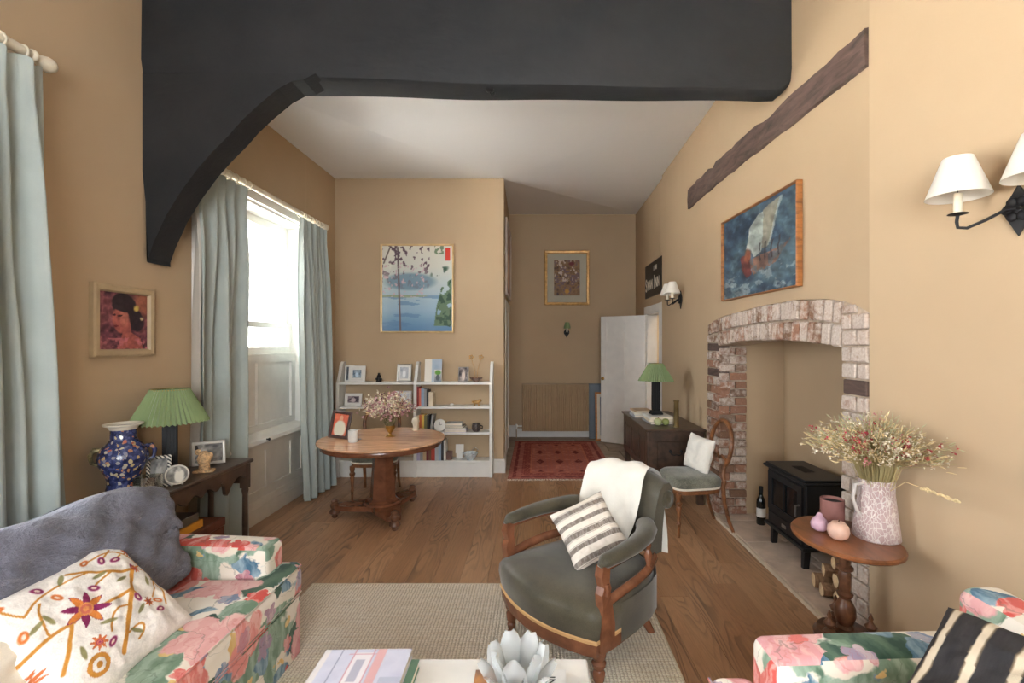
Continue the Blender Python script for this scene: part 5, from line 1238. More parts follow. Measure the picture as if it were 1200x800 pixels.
striped = NT('mosaic_frame', .4, .4); v_ = striped.coord(); wv = striped.n('ShaderNodeTexWave', wave_type='BANDS', bands_direction='DIAGONAL', Scale=30.0); striped.l(v_, wv.inputs['Vector']); striped.color(striped.ramp(wv.outputs['Fac'], [(.45, (40, 38, 36)), (.55, (200, 192, 176))]))
picture('photo_frame', 'black and white striped mosaic frame standing at the foot of the left lamp', 'photo frame', (-2.235, 2.83, KT + .001), .55, .12, .185, .02, .014, striped.m, photo(31, (60, 60, 60), (140, 136, 128)), (14, 18), tilt=-.2, art='photograph', stand=True)
picture('photo_frame', 'round silver frame with a bride photograph on the console table', 'photo frame', (-2.155, 2.87, KT + .004), .7, .125, .12, .012, .014, plain((190, 184, 172), .35, .5), photo(32, (96, 94, 90), (190, 186, 176), ((.6, .4, .22, .4),)), (14, 18), tilt=-.25, art='photograph', stand=True, shape='oval')
picture('photo_frame', 'wide grey frame with a black and white archway photograph by the curtain', 'photo frame', (-2.30, 3.36, KT + .001), .62, .20, .165, .022, .014, plain((170, 164, 154), .4, .3), photo(33, (50, 50, 50), (170, 166, 158), ((.3, .4, .12, .5),)), (14, 18), tilt=-.2, art='photograph', stand=True)
hs = thing('figurine', 'small woven straw animal figurine on the console table', 'figurine', (-2.20, 3.17, KT), .3)
M_STR = plain((186, 152, 112), .8, var=.25, scale=80, bump=.6, bscale=120)
MB().rbox(-.06, .06, -.035, .035, 0, .018, .008, n=2).build('base', M_STR, hs)
MB().lathe([(.035, .018), (.03, .05), (.042, .09), (.03, .125), (.012, .14)], 12).sphere((-.035, 0, .135), .02).sphere((.03, 0, .11), .022).build('body', M_STR, hs, smooth=50)
MB().tube([(-.04, 0, .15), (-.05, .01, .175)], .008, 6).build('ear', plain((60, 50, 44), .8), hs)
# trunk and books underneath
tr = thing('trunk', 'dark red-brown wooden trunk under the console table', 'trunk', (-2.29, 2.85, 0))
M_TRUNK = m_wood('cherry_trunk', (96, 50, 36), .4, .6, (3, 8, 3))
MB().bbox(-2.46, -2.13, 2.42, 3.27, 0, .36, .006).build('body', M_TRUNK, tr, world=True); MB().bbox(-2.465, -2.125, 2.415, 3.275, .362, .42, .006).build('lid', M_TRUNK, tr, world=True)
MB().bbox(-2.125, -2.118, 2.82, 2.88, .32, .40, .002).build('clasp', M_BRASS, tr, world=True)
book('orange-spined book lying on the trunk under the console table', -2.24, 2.93, .4205, .16, .045, .34, (216, 150, 50), rotz=0, flat=True).rotation_euler = (0, 0, PI)
book('patterned grey book on top of the orange one on the trunk', -2.25, 2.93, .466, .15, .05, .30, (104, 98, 92), flat=True).rotation_euler = (0, 0, PI)
for i, (cn, hh) in enumerate((('black', .05), ('salmon', .03), ('tan', .03), ('brown', .035))):
    book('%s book in the floor stack beyond the trunk under the console table' % cn, -2.26, 3.43, .0005 + (0, .05, .08, .11)[i], .2, hh, .25, CN[cn], rotz=(.1, -.05, .08, 0)[i], group='floor stack under the console table', flat=True)
box_ = thing('box', 'small dark green box on the floor in front of the trunk end', 'box', (-2.10, 3.14, 0)); MB().bbox(-.05, .05, -.1, .1, 0, .17, .004).build('body', plain((44, 56, 54), .5), box_)
MB().bbox(-.052, .052, -.102, .102, .15, .185, .003).build('lid', plain((44, 56, 54), .5), box_)

# ================================================================== SOFAS
def sofa(label, loc, rotz, fabric, backmat, seat_z=.485, D_=.98, L_=1.95, arm_h=.65, ao=.10):
    """local: x along the length (far arm at +x), y: front at -D/2; origin floor centre"""
    t = thing('sofa', label, 'sofa', loc, rotz); h = D_ / 2
    MB().rbox(-L_ / 2 + .02, L_ / 2 - .02, -h + .035, h - .02, .05, .335, .03, n=6).build('base', fabric, t, smooth=40, uv=True)
    sk = MB().rbox(-L_ / 2 + .0, L_ / 2 - .0, -h + .02, -h + .035, .012, .31, .006, n=10).build('skirt', fabric, t, smooth=40, uv=True)
    def tsh(c): return c
    sc_ = MB().rbox(-L_ / 2 + .17, L_ / 2 - .17, -h, h - .12, .325, seat_z, .05, puff=.02, n=14).rbox(-L_ / 2 + .0, L_ / 2 - .0, -h - .005, -h + .16, .325, seat_z, .05, puff=.0, n=10)
    o = sc_.build('seat_cushion', fabric, t, smooth=50, uv=True)
    pp = [(-L_ / 2 + .02, -h + .003, seat_z - .012), (0, -h + .003, seat_z - .012), (L_ / 2 - .03, -h + .003, seat_z - .012), (L_ / 2 - .008, -h + .03, seat_z - .012), (L_ / 2 - .008, -h + .13, seat_z - .012)]
    MB().tube(pp, .006, 6).build('piping', fabric, t, smooth=50, uv=True)
    pp = [(p[0], p[1], .342) for p in pp]; MB().tube(pp, .006, 6).build('piping', fabric, t, smooth=50, uv=True)
    for s_ in (-1, 1):
        MB().rbox(min(s_ * (L_ / 2 - .17), s_ * L_ / 2), max(s_ * (L_ / 2 - .17), s_ * L_ / 2), -h + ao, h - .04, .05, arm_h, .035, n=6, puff=.01, fn=lambda c, s_=s_: Vector((c.x, c.y, c.z + max(0, (c.z - .4)) * .12 * (c.y + h) / D_))).build('arm', fabric, t, smooth=50, uv=True)
    MB().rbox(-L_ / 2 + .02, L_ / 2 - .02, h - .16, h, .05, .80, .05, n=8).build('backrest', backmat, t, smooth=50, uv=True)
    for x_ in (-L_ / 2 + .08, L_ / 2 - .08):
        for y_ in (-h + .09, h - .09): MB().lathe([(.02, 0), (.028, .04), (.03, .06)], 10, c=(x_, y_, 0)).build('foot', M_TURNED, t)
    return t
sofa('floral linen sofa with slate back cushions at the lower left', (-1.63, 1.50, 0), PI / 2, M_FLORAL, M_SLATE, D_=.87, L_=1.93, arm_h=.61)
sofa('floral linen sofa at the lower right corner, facing left', (1.07, .70, 0), -PI / 2, M_FLORAL, M_FLORAL, D_=.98, L_=1.86, arm_h=.615, ao=.15)

# slate back cushions (feather filled, slumped)
def big_cushion(label, c, rz, W, H, T, lean, mat, seed, slump=.03):
    t = thing('sofa_cushion', label, 'cushion', c, rz, None, tilt=0)
    t.rotation_euler = (lean, 0, rz)
    rn = np.random.default_rng(seed); ph = rn.random(8) * 6
    def fn(c_):
        x_, z_ = c_.x / (W / 2), c_.z / H * 2 - 1
        e = (1 - min(1, abs(x_)) ** 3) * (1 - min(1, abs(z_)) ** 3)
        wr = .012 * math.sin(x_ * 7 + ph[0] + z_ * 5) + .009 * math.sin(x_ * 13 - z_ * 9 + ph[1]) + .005 * math.sin(x_ * 22 + z_ * 17 + ph[2])
        y_ = c_.y * (.62 + .5 * e) + wr
        return Vector((c_.x * (1 - .03 * (1 - z_ * z_)) , y_, c_.z - slump * (x_ + .1) ** 2 * (c_.z > H * .5) * (z_ > 0) + .01 * math.sin(x_ * 6 + ph[3]) * (z_ > .3)))
    MB().rbox(-W / 2, W / 2, -T / 2, T / 2, 0, H, .07, n=26, fn=fn).build('cover', mat, t, smooth=180)
    kk = [(-W / 2 + .05 + (W - .1) * i / 16) for i in range(17)]
    tp = []
    for x_ in kk: p = fn(Vector((x_, T * .38, H - .012))); tp.append((p.x, p.y + .012, p.z + .004))
    MB().tube(tp, .006, 6).build('piping', plain((62, 64, 72), .8), t, smooth=50)
    return t
big_cushion('large slate linen back cushion on the left sofa, farther one', (-1.69, 1.845, .49), PI / 2, .88, .50, .26, -.28, M_SLATE, 1)
big_cushion('large slate linen back cushion at the left edge of the photograph, nearer one', (-1.72, .98, .49), PI / 2, .80, .50, .24, -.26, M_SLATE, 2)

# embroidered cushion
def p_crewel(u, v):
    c = ramp3(fbm(u * 4, v * 4, 3) * .6, [(238, 232, 224), (246, 241, 234), (240, 234, 226)]); O = (200, 138, 58); PU = (140, 44, 92); GR = (128, 122, 72)
    def chain(pts, w_, col):
        nonlocal c
        for _ in range(3):
            if len(pts) > 2: pts = [pts[0]] + [((a_[0] * k_ + b_[0] * (1 - k_)), (a_[1] * k_ + b_[1] * (1 - k_))) for a_, b_ in zip(pts, pts[1:]) for k_ in (.75, .25)] + [pts[-1]]
        for a, b in zip(pts, pts[1:]): c = mixc(c, col, seg(u, v, a, b, w_))
    def q(x, y):
        x = x / 3.333 + 41; y = y / 3.333 + 560 - 725; d_ = 168 * 110 + 85 * 116
        return ((x * 110 - 116 * y) / d_, 1 - (168 * y + 85 * x) / d_)
    bch = [[(400, 760), (408, 640), (430, 560), (470, 440)], [(470, 440), (420, 455), (350, 460), (250, 452), (170, 450)], [(250, 455), (140, 490), (60, 540), (20, 600)], [(430, 540), (350, 575), (270, 605)], [(480, 432), (570, 437)],
           [(480, 430), (550, 405), (470, 380), (370, 350), (240, 410)], [(570, 440), (620, 520), (690, 550)], [(590, 480), (555, 560)], [(620, 525), (625, 590)], [(160, 790), (180, 650)], [(190, 640), (110, 670), (30, 730)], [(410, 600), (345, 610), (330, 690)], [(370, 350), (320, 400)], [(420, 375), (385, 400)], [(350, 460), (290, 500), (275, 520)], [(560, 405), (520, 330), (430, 290)], [(440, 540), (465, 570)], [(110, 670), (60, 600), (70, 560)], [(30, 730), (-60, 690), (-110, 640)], [(20, 600), (-60, 560)], [(410, 700), (470, 660), (500, 690), (470, 720)]]
    for i, b in enumerate(bch): chain([q(*p) for p in b], .015 if i == 0 else .011 if i in (1, 3, 9, 10) else .007, O)
    for i, (x_, y_) in enumerate([(135, 540), (65, 505), (385, 402), (248, 405), (320, 403), (462, 570), (580, 575), (578, 618), (340, 722), (25, 660), (480, 430), (275, 520), (-60, 560), (-110, 640)]):
        a_, b_ = q(x_, y_); c = mixc(c, PU if i % 3 else (214, 120, 60), ell(u, v, a_, b_, .024, .038, i * 37, .3)); c = mixc(c, (234, 214, 196), ell(u, v, a_, b_, .009, .018, i * 37, .3))
    for i, (x_, y_, s_) in enumerate([(236, 598, .145), (522, 585, .05), (280, 720, .06), (80, 775, .06), (470, 350, .06), (490, 435, .045)]):
        x_, y_ = q(x_, y_); a = np.arctan2(v - y_, u - x_); r_ = np.hypot(u - x_, v - y_); tq = (a * 8 / (2 * PI) + .3) % 2; pet = s_ * (.42 + .58 * (1 - np.abs(2 * (tq % 1) - 1)))
        col = PU if i == 0 else (206, 112, 60)
        c = mixc(c, col, r_ < pet); c = mixc(c, (214, 130, 60), (r_ < pet * .94) * (r_ > s_ * .3) * ((tq % 2 < 1) if i == 0 else (r_ > 9))); c = mixc(c, PU if i else (224, 150, 90), r_ < s_ * .32); c = mixc(c, (206, 110, 90), (r_ < s_ * .24) & (r_ > s_ * .12))
    x_, y_ = q(290, 785); r_ = np.hypot(u - x_, v - y_); c = mixc(c, O, ((r_ < .075) & (r_ > .045)) | (r_ < .022))
    for i, (x_, y_) in enumerate([(400, 490), (540, 490), (100, 620), (325, 650), (475, 615), (220, 745), (460, 690), (300, 470), (150, 470), (520, 380), (610, 470), (60, 640)]):
        x_, y_ = q(x_, y_); c = mixc(c, GR, ell(u, v, x_, y_, .05, .015, i * 51, .3) * .85)
    c = c * (.95 + .08 * vnoise(u * 130, v * 130, 77))[..., None]
    return np.clip(c, 0, 255)
Tc, Rc, Bc, Lc = Vector((-1.66, 1.86, .80)), Vector((-1.40, 1.90, .52)), Vector((-1.38, 1.45, .50)), Vector((-1.64, 1.41, .78))
cc = (Tc + Rc + Bc + Lc) / 4
cushion('cushion', 'cream cushion embroidered with orange branches and a purple flower on the left sofa', cc + Vector((-.01, 0, -.005)), Tc - Lc, (Lc - Bc), .52, .46, .15, m_attr('crewel_cotton', .85, weave=180), p_crewel, n=190)
cushion('cushion', 'plain cream bolster cushion behind the embroidered one on the left sofa', (-1.60, 1.33, .60), (0, 1, 0), (-.4, 0, 1), .5, .30, .16, M_CREAM)
def p_bw(u, v):
    s_ = (v * 1.0 + .02 * (fbm(u * 4, v * 4, 5) - .5)) * 5.2 % 1; c = ramp3(fbm(u * 12, v * 90, 6), [(44, 42, 44), (58, 55, 55)])
    c = mixc(c, (206, 192, 168), (s_ > .34) * (s_ < .56)); return mixc(c, (120, 104, 84), ((s_ > .31) & (s_ < .34)) | ((s_ > .56) & (s_ < .585)))
cushion('cushion', 'black cushion with cream woven stripes on the lower right sofa', (1.125, 1.10, .725), (-.76, -.38, -.53), (.16, -.98, -.1), .46, .46, .15, None, p_bw, n=120)
cushion('cushion', 'floral cushion behind the black striped one on the lower right sofa', (1.56, 1.22, .545), (0, 1, 0), (.3, 0, 1), .46, .40, .16, M_FLORAL)
[setattr(o, 'name', o.name) for o in ()]

# ================================================================== ARMCHAIR
AC = thing('armchair', 'low olive velvet tub armchair with carved mahogany arm posts on the jute rug', 'armchair', (.06, 2.40, 0), math.radians(-48.7))
# seat block
def seat_outline(z, s=1.0):
    pts = []
    # front bow, sides, back curve; local y back
    for k in range(13): t_ = k / 12; x_ = -.35 + .70 * t_; pts.append((x_, -.03 - .085 * (1 - (2 * t_ - 1) ** 2)))
    pts += [(.355, .10), (.345, .25), (.32, .40)]
    for k in range(9): a = math.radians(8 + 164 * k / 8); pts.append((.295 * math.cos(a), .42 + .20 * math.sin(a)))
    pts += [(-.32, .40), (-.345, .25), (-.355, .10)]
    cx_, cy_ = 0, .25
    return [(cx_ + (x_ - cx_) * s, cy_ + (y_ - cy_) * s, z) for x_, y_ in pts]
def ringgrid(levels): return np.array([seat_outline(z_, s_) for z_, s_ in levels]).transpose(1, 0, 2)
MB().grid(ringgrid([(.275, 1.0), (.30, 1.01), (.35, 1.03), (.39, 1.02), (.415, .97), (.432, .87), (.445, .7), (.452, .45), (.455, .2), (.455, .01)]), close_u=True).build('seat', M_VELVET, AC, smooth=80)
MB().grid(ringgrid([(.20, .93), (.20, .985), (.245, .995), (.262, .985), (.262, .9)]), close_u=True).build('seat_rail', M_MAHOG, AC, smooth=30)
MB().grid(ringgrid([(.263, .98), (.262, 1.008), (.275, 1.012), (.282, 1.0)]), close_u=True).build('braid_trim', plain((190, 150, 100), .7), AC, smooth=30)
# outer side panels of velvet behind the posts
MB().grid(np.array([[(s0 * x_, y_, z_) for z_ in (.22, .27, .40)] for s0 in (1,) for x_, y_ in ((.362, .13), (.358, .25), (.335, .40), (.30, .50), (.22, .60), (0, .645), (-.22, .60), (-.30, .50), (-.335, .40), (-.358, .25), (-.362, .13))])).build('side_upholstery', M_VELVET, AC, smooth=60, recalc=False)
for s_ in (-1, 1):
    o = MB().lathe([(.016, .0), (.022, .01), (.016, .02), (.02, .028), (.024, .05), (.018, .06), (.026, .075), (.03, .11), (.022, .125), (.032, .14), (.034, .155), (.024, .165), (.032, .18), (.036, .2), (.036, .24)], 16).build('leg', M_MAHOG, AC, smooth=40); o.location = (s_ * .32, .02, 0)
    MB().tube([(s_ * .20, .60, 0), (s_ * .19, .555, .08), (s_ * .18, .51, .2), (s_ * .18, .50, .26)], [.02, .024, .028, .03], 8).build('leg', M_MAHOG, AC, smooth=50)
    # carved arm posts
    px_ = s_ * .345
    pf_ = [(-.01, .22), (.075, .22), (.078, .33), (.06, .42), (.045, .47), (.052, .50), (.04, .53), (.045, .59), (.03, .61), (-.002, .605), (-.012, .56), (.004, .51), (-.01, .48), (-.004, .42), (-.012, .33)]
    Mx = Matrix.Translation((px_, .0, 0)) @ Matrix.Rotation(PI / 2, 4, 'Z')
    n_ = len(pf_)
    mm = MB().add([(px_ - .022, y, z) for y, z in pf_] + [(px_ + .022, y, z) for y, z in pf_], [tuple(range(n_)), tuple(range(2 * n_ - 1, n_ - 1, -1))] + [(i, i + n_, (i + 1) % n_ + n_, (i + 1) % n_) for i in range(n_)])
    mm.tube([(px_ + s_ * .022, .02, .475), (px_ + s_ * .028, .02, .50), (px_ + s_ * .022, .02, .525)], .012, 6); mm.build('arm_post', M_MAHOG, AC, smooth=30)
    # padded arm sweeping to the back
    MB().tube([(s_ * .345, -.005, .605), (s_ * .348, .03, .618), (s_ * .35, .14, .625), (s_ * .345, .25, .63), (s_ * .32, .36, .635), (s_ * .28, .44, .64), (s_ * .24, .48, .645)], [.012, .036, .043, .046, .05, .054, .05], 14, flat=.8).build('arm_pad', M_VELVET, AC, smooth=80)
    MB().tube([(s_ * .345, .03, .585), (s_ * .348, .14, .592), (s_ * .343, .25, .595), (s_ * .32, .36, .595), (s_ * .27, .45, .595)], [.016] * 5, 8).build('arm_rail', M_MAHOG, AC, smooth=50)
    MB().tube([(s_ * .345, .06, .43), (s_ * .348, .16, .445), (s_ * .343, .28, .455), (s_ * .32, .40, .46), (s_ * .27, .52, .465)], [.02] * 5, 8, flat=1.3).build('lower_rail', M_MAHOG, AC, smooth=50)
    MB().lathe([(.012, .46), (.016, .475), (.01, .49), (.02, .52), (.022, .54), (.01, .565), (.016, .585), (.012, .61)], 12, c=(s_ * .325, .39, 0)).build('spindle', M_MAHOG, AC, smooth=40)
MB().tube([(-.27, .52, .465), (-.16, .60, .465), (0, .635, .465), (.16, .60, .465), (.27, .52, .465)], .02, 8, flat=1.3).build('lower_rail', M_MAHOG, AC, smooth=50)
# back pad: swept scroll section
def bprof(off=0.0):
    pr = [(-.01, .50), (.0, .60), (.02, .70), (.045, .78), (.07, .83), (.11, .86), (.155, .86), (.19, .825), (.195, .78), (.165, .745), (.13, .75), (.11, .72), (.095, .62), (.085, .50)]
    if off:
        c_ = [(Vector(p)) for p in pr]; out = []
        for i, p in enumerate(c_):
            a = c_[max(0, i - 1)]; b = c_[min(len(c_) - 1, i + 1)]; d = (b - a).normalized(); out.append((p.x - d.y * off, p.y + d.x * off))
        return out
    return pr
def sweep(prof, xs, fz=None):
    return np.array([[(x_ * (1 + .0), .495 + .075 * (1 - (x_ / .30) ** 2) + y_ - .0, z_ - .03 * (abs(x_) / .28) ** 3) for y_, z_ in prof] for x_ in xs])
xs = np.linspace(-.265, .265, 22)
P = sweep(bprof(), xs); m = MB().grid(P.transpose(1, 0, 2), close_u=True); nv_ = 22; npf = len(bprof())
m.f.append(tuple(i * 22 for i in range(npf))); m.f.append(tuple(i * 22 + 21 for i in range(npf)))
m.build('backrest', M_VELVET, AC, smooth=50)
for s_ in (-1, 1):
    MB().lathe([(.05, 0), (.045, .012), (.02, .012), (.014, .018), (.002, .02)], 18, M=Matrix.Translation((s_ * .265, .495 + .075 * (1 - (.265 / .3) ** 2) + .14, .745)) @ Matrix.Rotation(s_ * PI / 2, 4, 'Y')).build('scroll_button', M_VELVET, AC, smooth=60)
bs = MB()
for x_ in (-.2, 0, .2): bs.tube([(x_, .60 + .03 * (1 - (x_ / .3) ** 2), .46), (x_, .61 + .03 * (1 - (x_ / .3) ** 2), .52)], .012, 8)
bs.build('back_support', M_MAHOG, AC)

# throw over the back
th = thing('throw_blanket', 'white wool throw draped over the armchair back', 'blanket', (.06, 2.40, 0), math.radians(-48.7))
pr = [(-.075, .462), (-.045, .52)] + bprof(.016)[1:8] + [(.215, .79), (.222, .70), (.225, .60), (.228, .50), (.232, .40)]
nu, nv = 60, len(pr) * 5
prs = np.array(pr); tt = np.linspace(0, len(pr) - 1, nv); i0 = np.minimum(tt.astype(int), len(pr) - 2); fr_ = tt - i0
# Catmull-like smoothing
pc = prs[i0] * (1 - fr_[:, None]) + prs[i0 + 1] * fr_[:, None]
for _ in range(4): pc[1:-1] = (pc[:-2] + pc[1:-1] * 2 + pc[2:]) / 4
P = np.zeros((nu, nv, 3)); dp = np.gradient(pc, axis=0); dp /= np.linalg.norm(dp, axis=1)[:, None] + 1e-9
for i in range(nu):
    for j in range(nv):
        t_ = j / (nv - 1)
        xl = -.27 + .02 * math.sin(t_ * 7); xr_ = .10 + .07 * max(0, (t_ - .35)) / .65 + .10 * math.sin(PI * min(1, t_ * 2)) * .6 - .08 * max(0, .25 - t_) * 4 * .3
        x_ = xl + (xr_ - xl) * i / (nu - 1)
        wr = .008 + .014 * (1 + math.sin(x_ * 34 + t_ * 6 + 2 * math.sin(t_ * 9))) * (.5 + t_) * .5 + .012 * (fbm(np.array([x_ * 12 + 5]), np.array([t_ * 9]), 2, 3)[0] - .2)
        y_ = pc[j, 0] - dp[j, 1] * wr; z_ = pc[j, 1] + dp[j, 0] * wr
        P[i, j] = (x_ , .495 + .075 * (1 - (min(abs(x_), .29) / .30) ** 2) + y_, z_ - .03 * (min(abs(x_), .28) / .28) ** 3 - (.03 * math.sin(x_ * 9 + 1) if t_ > .97 else 0))
Q = P.copy(); 
MB().grid(P).build('cloth', M_WOOL, th, smooth=180, recalc=False)
MB().grid(Q + np.array([0, .003, -.001])).build('underside', M_WOOL, th, smooth=180, recalc=False)
def p_ticking(u, v):
    s_ = (v * 5.3 + .1) % 1; c = ramp3(fbm(u * 14, v * 60, 8), [(214, 204, 190), (228, 220, 208)]); g = (116, 106, 98)
    band = ((s_ > .27) & (s_ < .68)); return mixc(mixc(c, g, band * (.72 + .25 * (fbm(u * 60, v * 10, 3) > .5))), (150, 140, 130), ((s_ > .17) & (s_ < .2)) | ((s_ > .75) & (s_ < .78)))
cL, cT, cB = Vector((.165, 2.66, .615)), Vector((.40, 2.76, .735)), Vector((.20, 2.43, .46))
cushion('cushion', 'cream and brown striped cushion on the olive armchair', (.285, 2.57, .60), (.25, .05, .10), (-.05, .20, .20), .32, .34, .11, None, p_ticking, n=110)

# ================================================================== STOVE, BOTTLE, LOGS
HZ = .03
sv = thing('wood_stove', 'black cast iron stove on four legs in the fireplace recess', 'stove', (2.0, 3.57, HZ))
s0, s1, y0_, y1_ = 1.865, 2.15, 3.30, 3.84
MB().bbox(s0, s1, y0_, y1_, .17, .625, .008).build('body', M_STOVE, sv, world=True)
MB().bbox(s0 - .03, s1 + .02, y0_ - .025, y1_ + .025, .625, .645, .006).bbox(s0 - .015, s1 + .01, y0_ - .012, y1_ + .012, .645, .66, .005).build('top_plate', M_STOVE, sv, world=True)
MB().bbox(s0 - .025, s1 + .01, y0_ - .015, y1_ + .015, .165, .19, .005).build('bottom_plate', M_STOVE, sv, world=True)
dv = MB().box(s0 - .015, s0, y0_ + .03, y0_ + .085, .30, .60).box(s0 - .015, s0, y1_ - .085, y1_ - .03, .30, .60).box(s0 - .015, s0, y0_ + .03, y1_ - .03, .30, .345).box(s0 - .015, s0, y0_ + .03, y1_ - .03, .555, .60).box(s0 - .02, s0 - .01, 3.565, 3.575, .34, .56).build('door', M_STOVE, sv, world=True)
MB().box(s0 - .006, s0 - .002, y0_ + .08, y1_ - .08, .34, .56).build('window', plain((24, 27, 30), .08, spec=.8), dv, world=True)
MB().tube([(s0 - .02, y0_ + .05, .47), (s0 - .045, y0_ + .05, .465), (s0 - .045, y0_ + .05, .39)], .007, 8).build('handle', plain((150, 150, 150), .3, .8), dv, world=True)
ad = MB().bbox(s0 - .012, s0, y0_ + .03, y1_ - .03, .195, .285, .004).build('ash_drawer', M_STOVE, sv, world=True)
MB().bbox(s0 - .017, s0 - .011, 3.54, 3.60, .225, .25, .002).build('badge', M_SILVER, ad, world=True)
for y_ in (y0_ + .05, y1_ - .05):
    for x_ in (s0 + .03, s1 - .04):
        MB().add([(x_ - .022, y_ - .022, .17), (x_ + .022, y_ - .022, .17), (x_ + .022, y_ + .022, .17), (x_ - .022, y_ + .022, .17), (x_ - .028, y_ - .016, HZ), (x_ + .012, y_ - .016, HZ), (x_ + .012, y_ + .016, HZ), (x_ - .028, y_ + .016, HZ)], [(0, 1, 2, 3), (4, 7, 6, 5), (0, 4, 5, 1), (1, 5, 6, 2), (2, 6, 7, 3), (3, 7, 4, 0)]).build('leg', M_STOVE, sv, world=True)
lv = MB()
for k in range(7): lv.box(2.0 + .0 + k * .012 - .03, 2.0 + k * .012 - .024, 3.5, 3.68, .66, .664)
lv.build('vent_grille', M_BLACK, sv, world=True)
bo = thing('wine_bottle', 'dark wine bottle with a white label standing left of the stove', 'bottle', (1.965, 4.17, HZ))
MB().lathe([(.034, 0), (.038, .005), (.038, .19), (.034, .215), (.018, .245), (.0145, .26), (.014, .315), (.016, .32), (.012, .325)], 20).build('glass', plain((20, 24, 22), .1, spec=.7), bo, smooth=50)
MB().lathe([(.0385, .07), (.0387, .071), (.0387, .145), (.0385, .146)], 20, caps=False).build('paper_label', M_WHITE, bo, smooth=40)
MB().lathe([(.0155, .27), (.0165, .32), (.015, .328), (.002, .329)], 16).build('capsule', M_BLACK, bo, smooth=40)
M_BARK = m_wood('bark', (160, 126, 96), .9, .5, (20, 20, 4)); M_CUT = m_wood('cut_wood', (222, 194, 154), .8, .85, (12, 12, 12))
lgs = [((1.80, 3.10, HZ + .045), (2.10, 3.02, HZ + .045), .044), ((1.78, 2.98, HZ + .04), (2.08, 2.92, HZ + .04), .04), ((1.84, 3.06, HZ + .125), (2.12, 2.97, HZ + .12), .042), ((1.80, 2.86, HZ + .045), (2.1, 2.82, HZ + .045), .045), ((1.83, 2.92, HZ + .125), (2.1, 2.88, HZ + .12), .042), ((1.86, 2.99, HZ + .2), (2.14, 2.93, HZ + .195), .038)]
names = ['split log at the far bottom of the pile beside the stove', 'split log lowest in the middle of the pile beside the stove', 'log resting on the far side of the pile beside the stove', 'log nearest the brick pier at the bottom of the pile', 'log resting on the near side of the pile beside the stove', 'log on the very top of the pile beside the stove']
for (a, b, r_), lb in zip(lgs, names):
    a = Vector(a); b = Vector(b); t = thing('log', lb, 'log', (a + b) / 2, 0, 'firewood logs')
    d = (b - a); R = d.to_track_quat('Z', 'Y').to_matrix().to_4x4()
    MB().lathe([(r_, -d.length / 2), (r_ * 1.03, 0), (r_, d.length / 2)], 9, M=R, caps=False, fn=lambda a_, t_: 1 + .1 * math.sin(a_ * 3 + r_ * 900)).build('bark', M_BARK, t, smooth=30)
    for s_ in (-1, 1): MB().lathe([(r_ * .97, 0), (.001, .003 * s_)], 9, M=R @ Matrix.Translation((0, 0, s_ * d.length / 2)), caps=False, fn=lambda a_, t_: 1 + .1 * math.sin(a_ * 3 + r_ * 900)).build('cut_end', M_CUT, t)

# ================================================================== SIDE TABLE AND CONTENTS
ST = Vector((1.565, 2.42, 0)); SH_ = .63
st = thing('side_table', 'small oval chestnut side table with a turned stem near the stove', 'table', ST)
n_ = 48; m = MB(); lv_ = [(.60, .90), (.605, .97), (.612, 1.0), (.623, 1.0), (.63, .97), (.63, .01)]
P = np.array([[(.228 * s_ * math.cos(2 * PI * k / n_), .29 * s_ * math.sin(2 * PI * k / n_), z_) for z_, s_ in [(.60, .01)] + lv_] for k in range(n_)])
m.grid(P, close_u=True).build('tabletop', M_OVAL, st, smooth=35)
MB().lathe([(q_[0] * .8, q_[1]) for q_ in [(.045, .16), (.05, .17), (.04, .185), (.05, .2), (.062, .23), (.06, .27), (.04, .30), (.03, .315), (.045, .33), (.047, .34), (.03, .352), (.034, .36), (.036, .44), (.03, .452), (.048, .462), (.048, .474), (.03, .486), (.034, .50), (.036, .55), (.028, .565), (.046, .578), (.05, .588), (.036, .596), (.05, .602)]], 20).build('stem', M_TURNED, st, smooth=45)
MB().lathe([(.125, .10), (.14, .108), (.142, .125), (.13, .135), (.125, .15), (.05, .165)], 32).build('platform', M_TURNED, st, smooth=40)
for a in (math.radians(200), math.radians(320), math.radians(80)):
    o = MB().lathe([(.018, .15), (.028, .16), (.03, .172), (.012, .185), (.024, .2), (.028, .212), (.014, .226), (.008, .24), (.012, .25), (.002, .275)], 14).build('finial', M_TURNED, st, smooth=45); o.location = (.108 * math.cos(a), .108 * math.sin(a), 0)
    o = MB().lathe([(.018, 0), (.03, .02), (.034, .05), (.02, .075), (.026, .09), (.024, .11)], 14).build('foot', M_TURNED, st, smooth=45); o.location = (.10 * math.cos(a), .10 * math.sin(a), 0)
SZT = .6305
vm = NT('crackled_pink_glaze', .4, .5); v_ = vm.coord(scale=(1, 1, .6)); vo = vm.n('ShaderNodeTexVoronoi', feature='DISTANCE_TO_EDGE', Scale=62.0); nz = vm.noise(v_, 20, 3); 
ad_ = vm.n('ShaderNodeVectorMath', operation='ADD'); sc_ = vm.n('ShaderNodeVectorMath', operation='SCALE'); vm.l(nz.outputs['Color'], sc_.inputs[0]); sc_.inputs[3].default_value = .03; vm.l(v_, ad_.inputs[0]); vm.l(sc_.outputs[0], ad_.inputs[1]); vm.l(ad_.outputs[0], vo.inputs['Vector'])
e_ = vm.step(vo.outputs['Distance'], .03, .10); vm.color(vm.mix(e_, (222, 212, 206), vm.ramp(vm.noise(v_, 9, 3).outputs[0], [(.35, (180, 152, 148)), (.65, (200, 178, 174))]))); vm.bump(e_, .5, .004)
vz = thing('pitcher_vase', 'pale pink textured pitcher vase on the oval side table', 'vase', (1.71, 2.40, SZT))
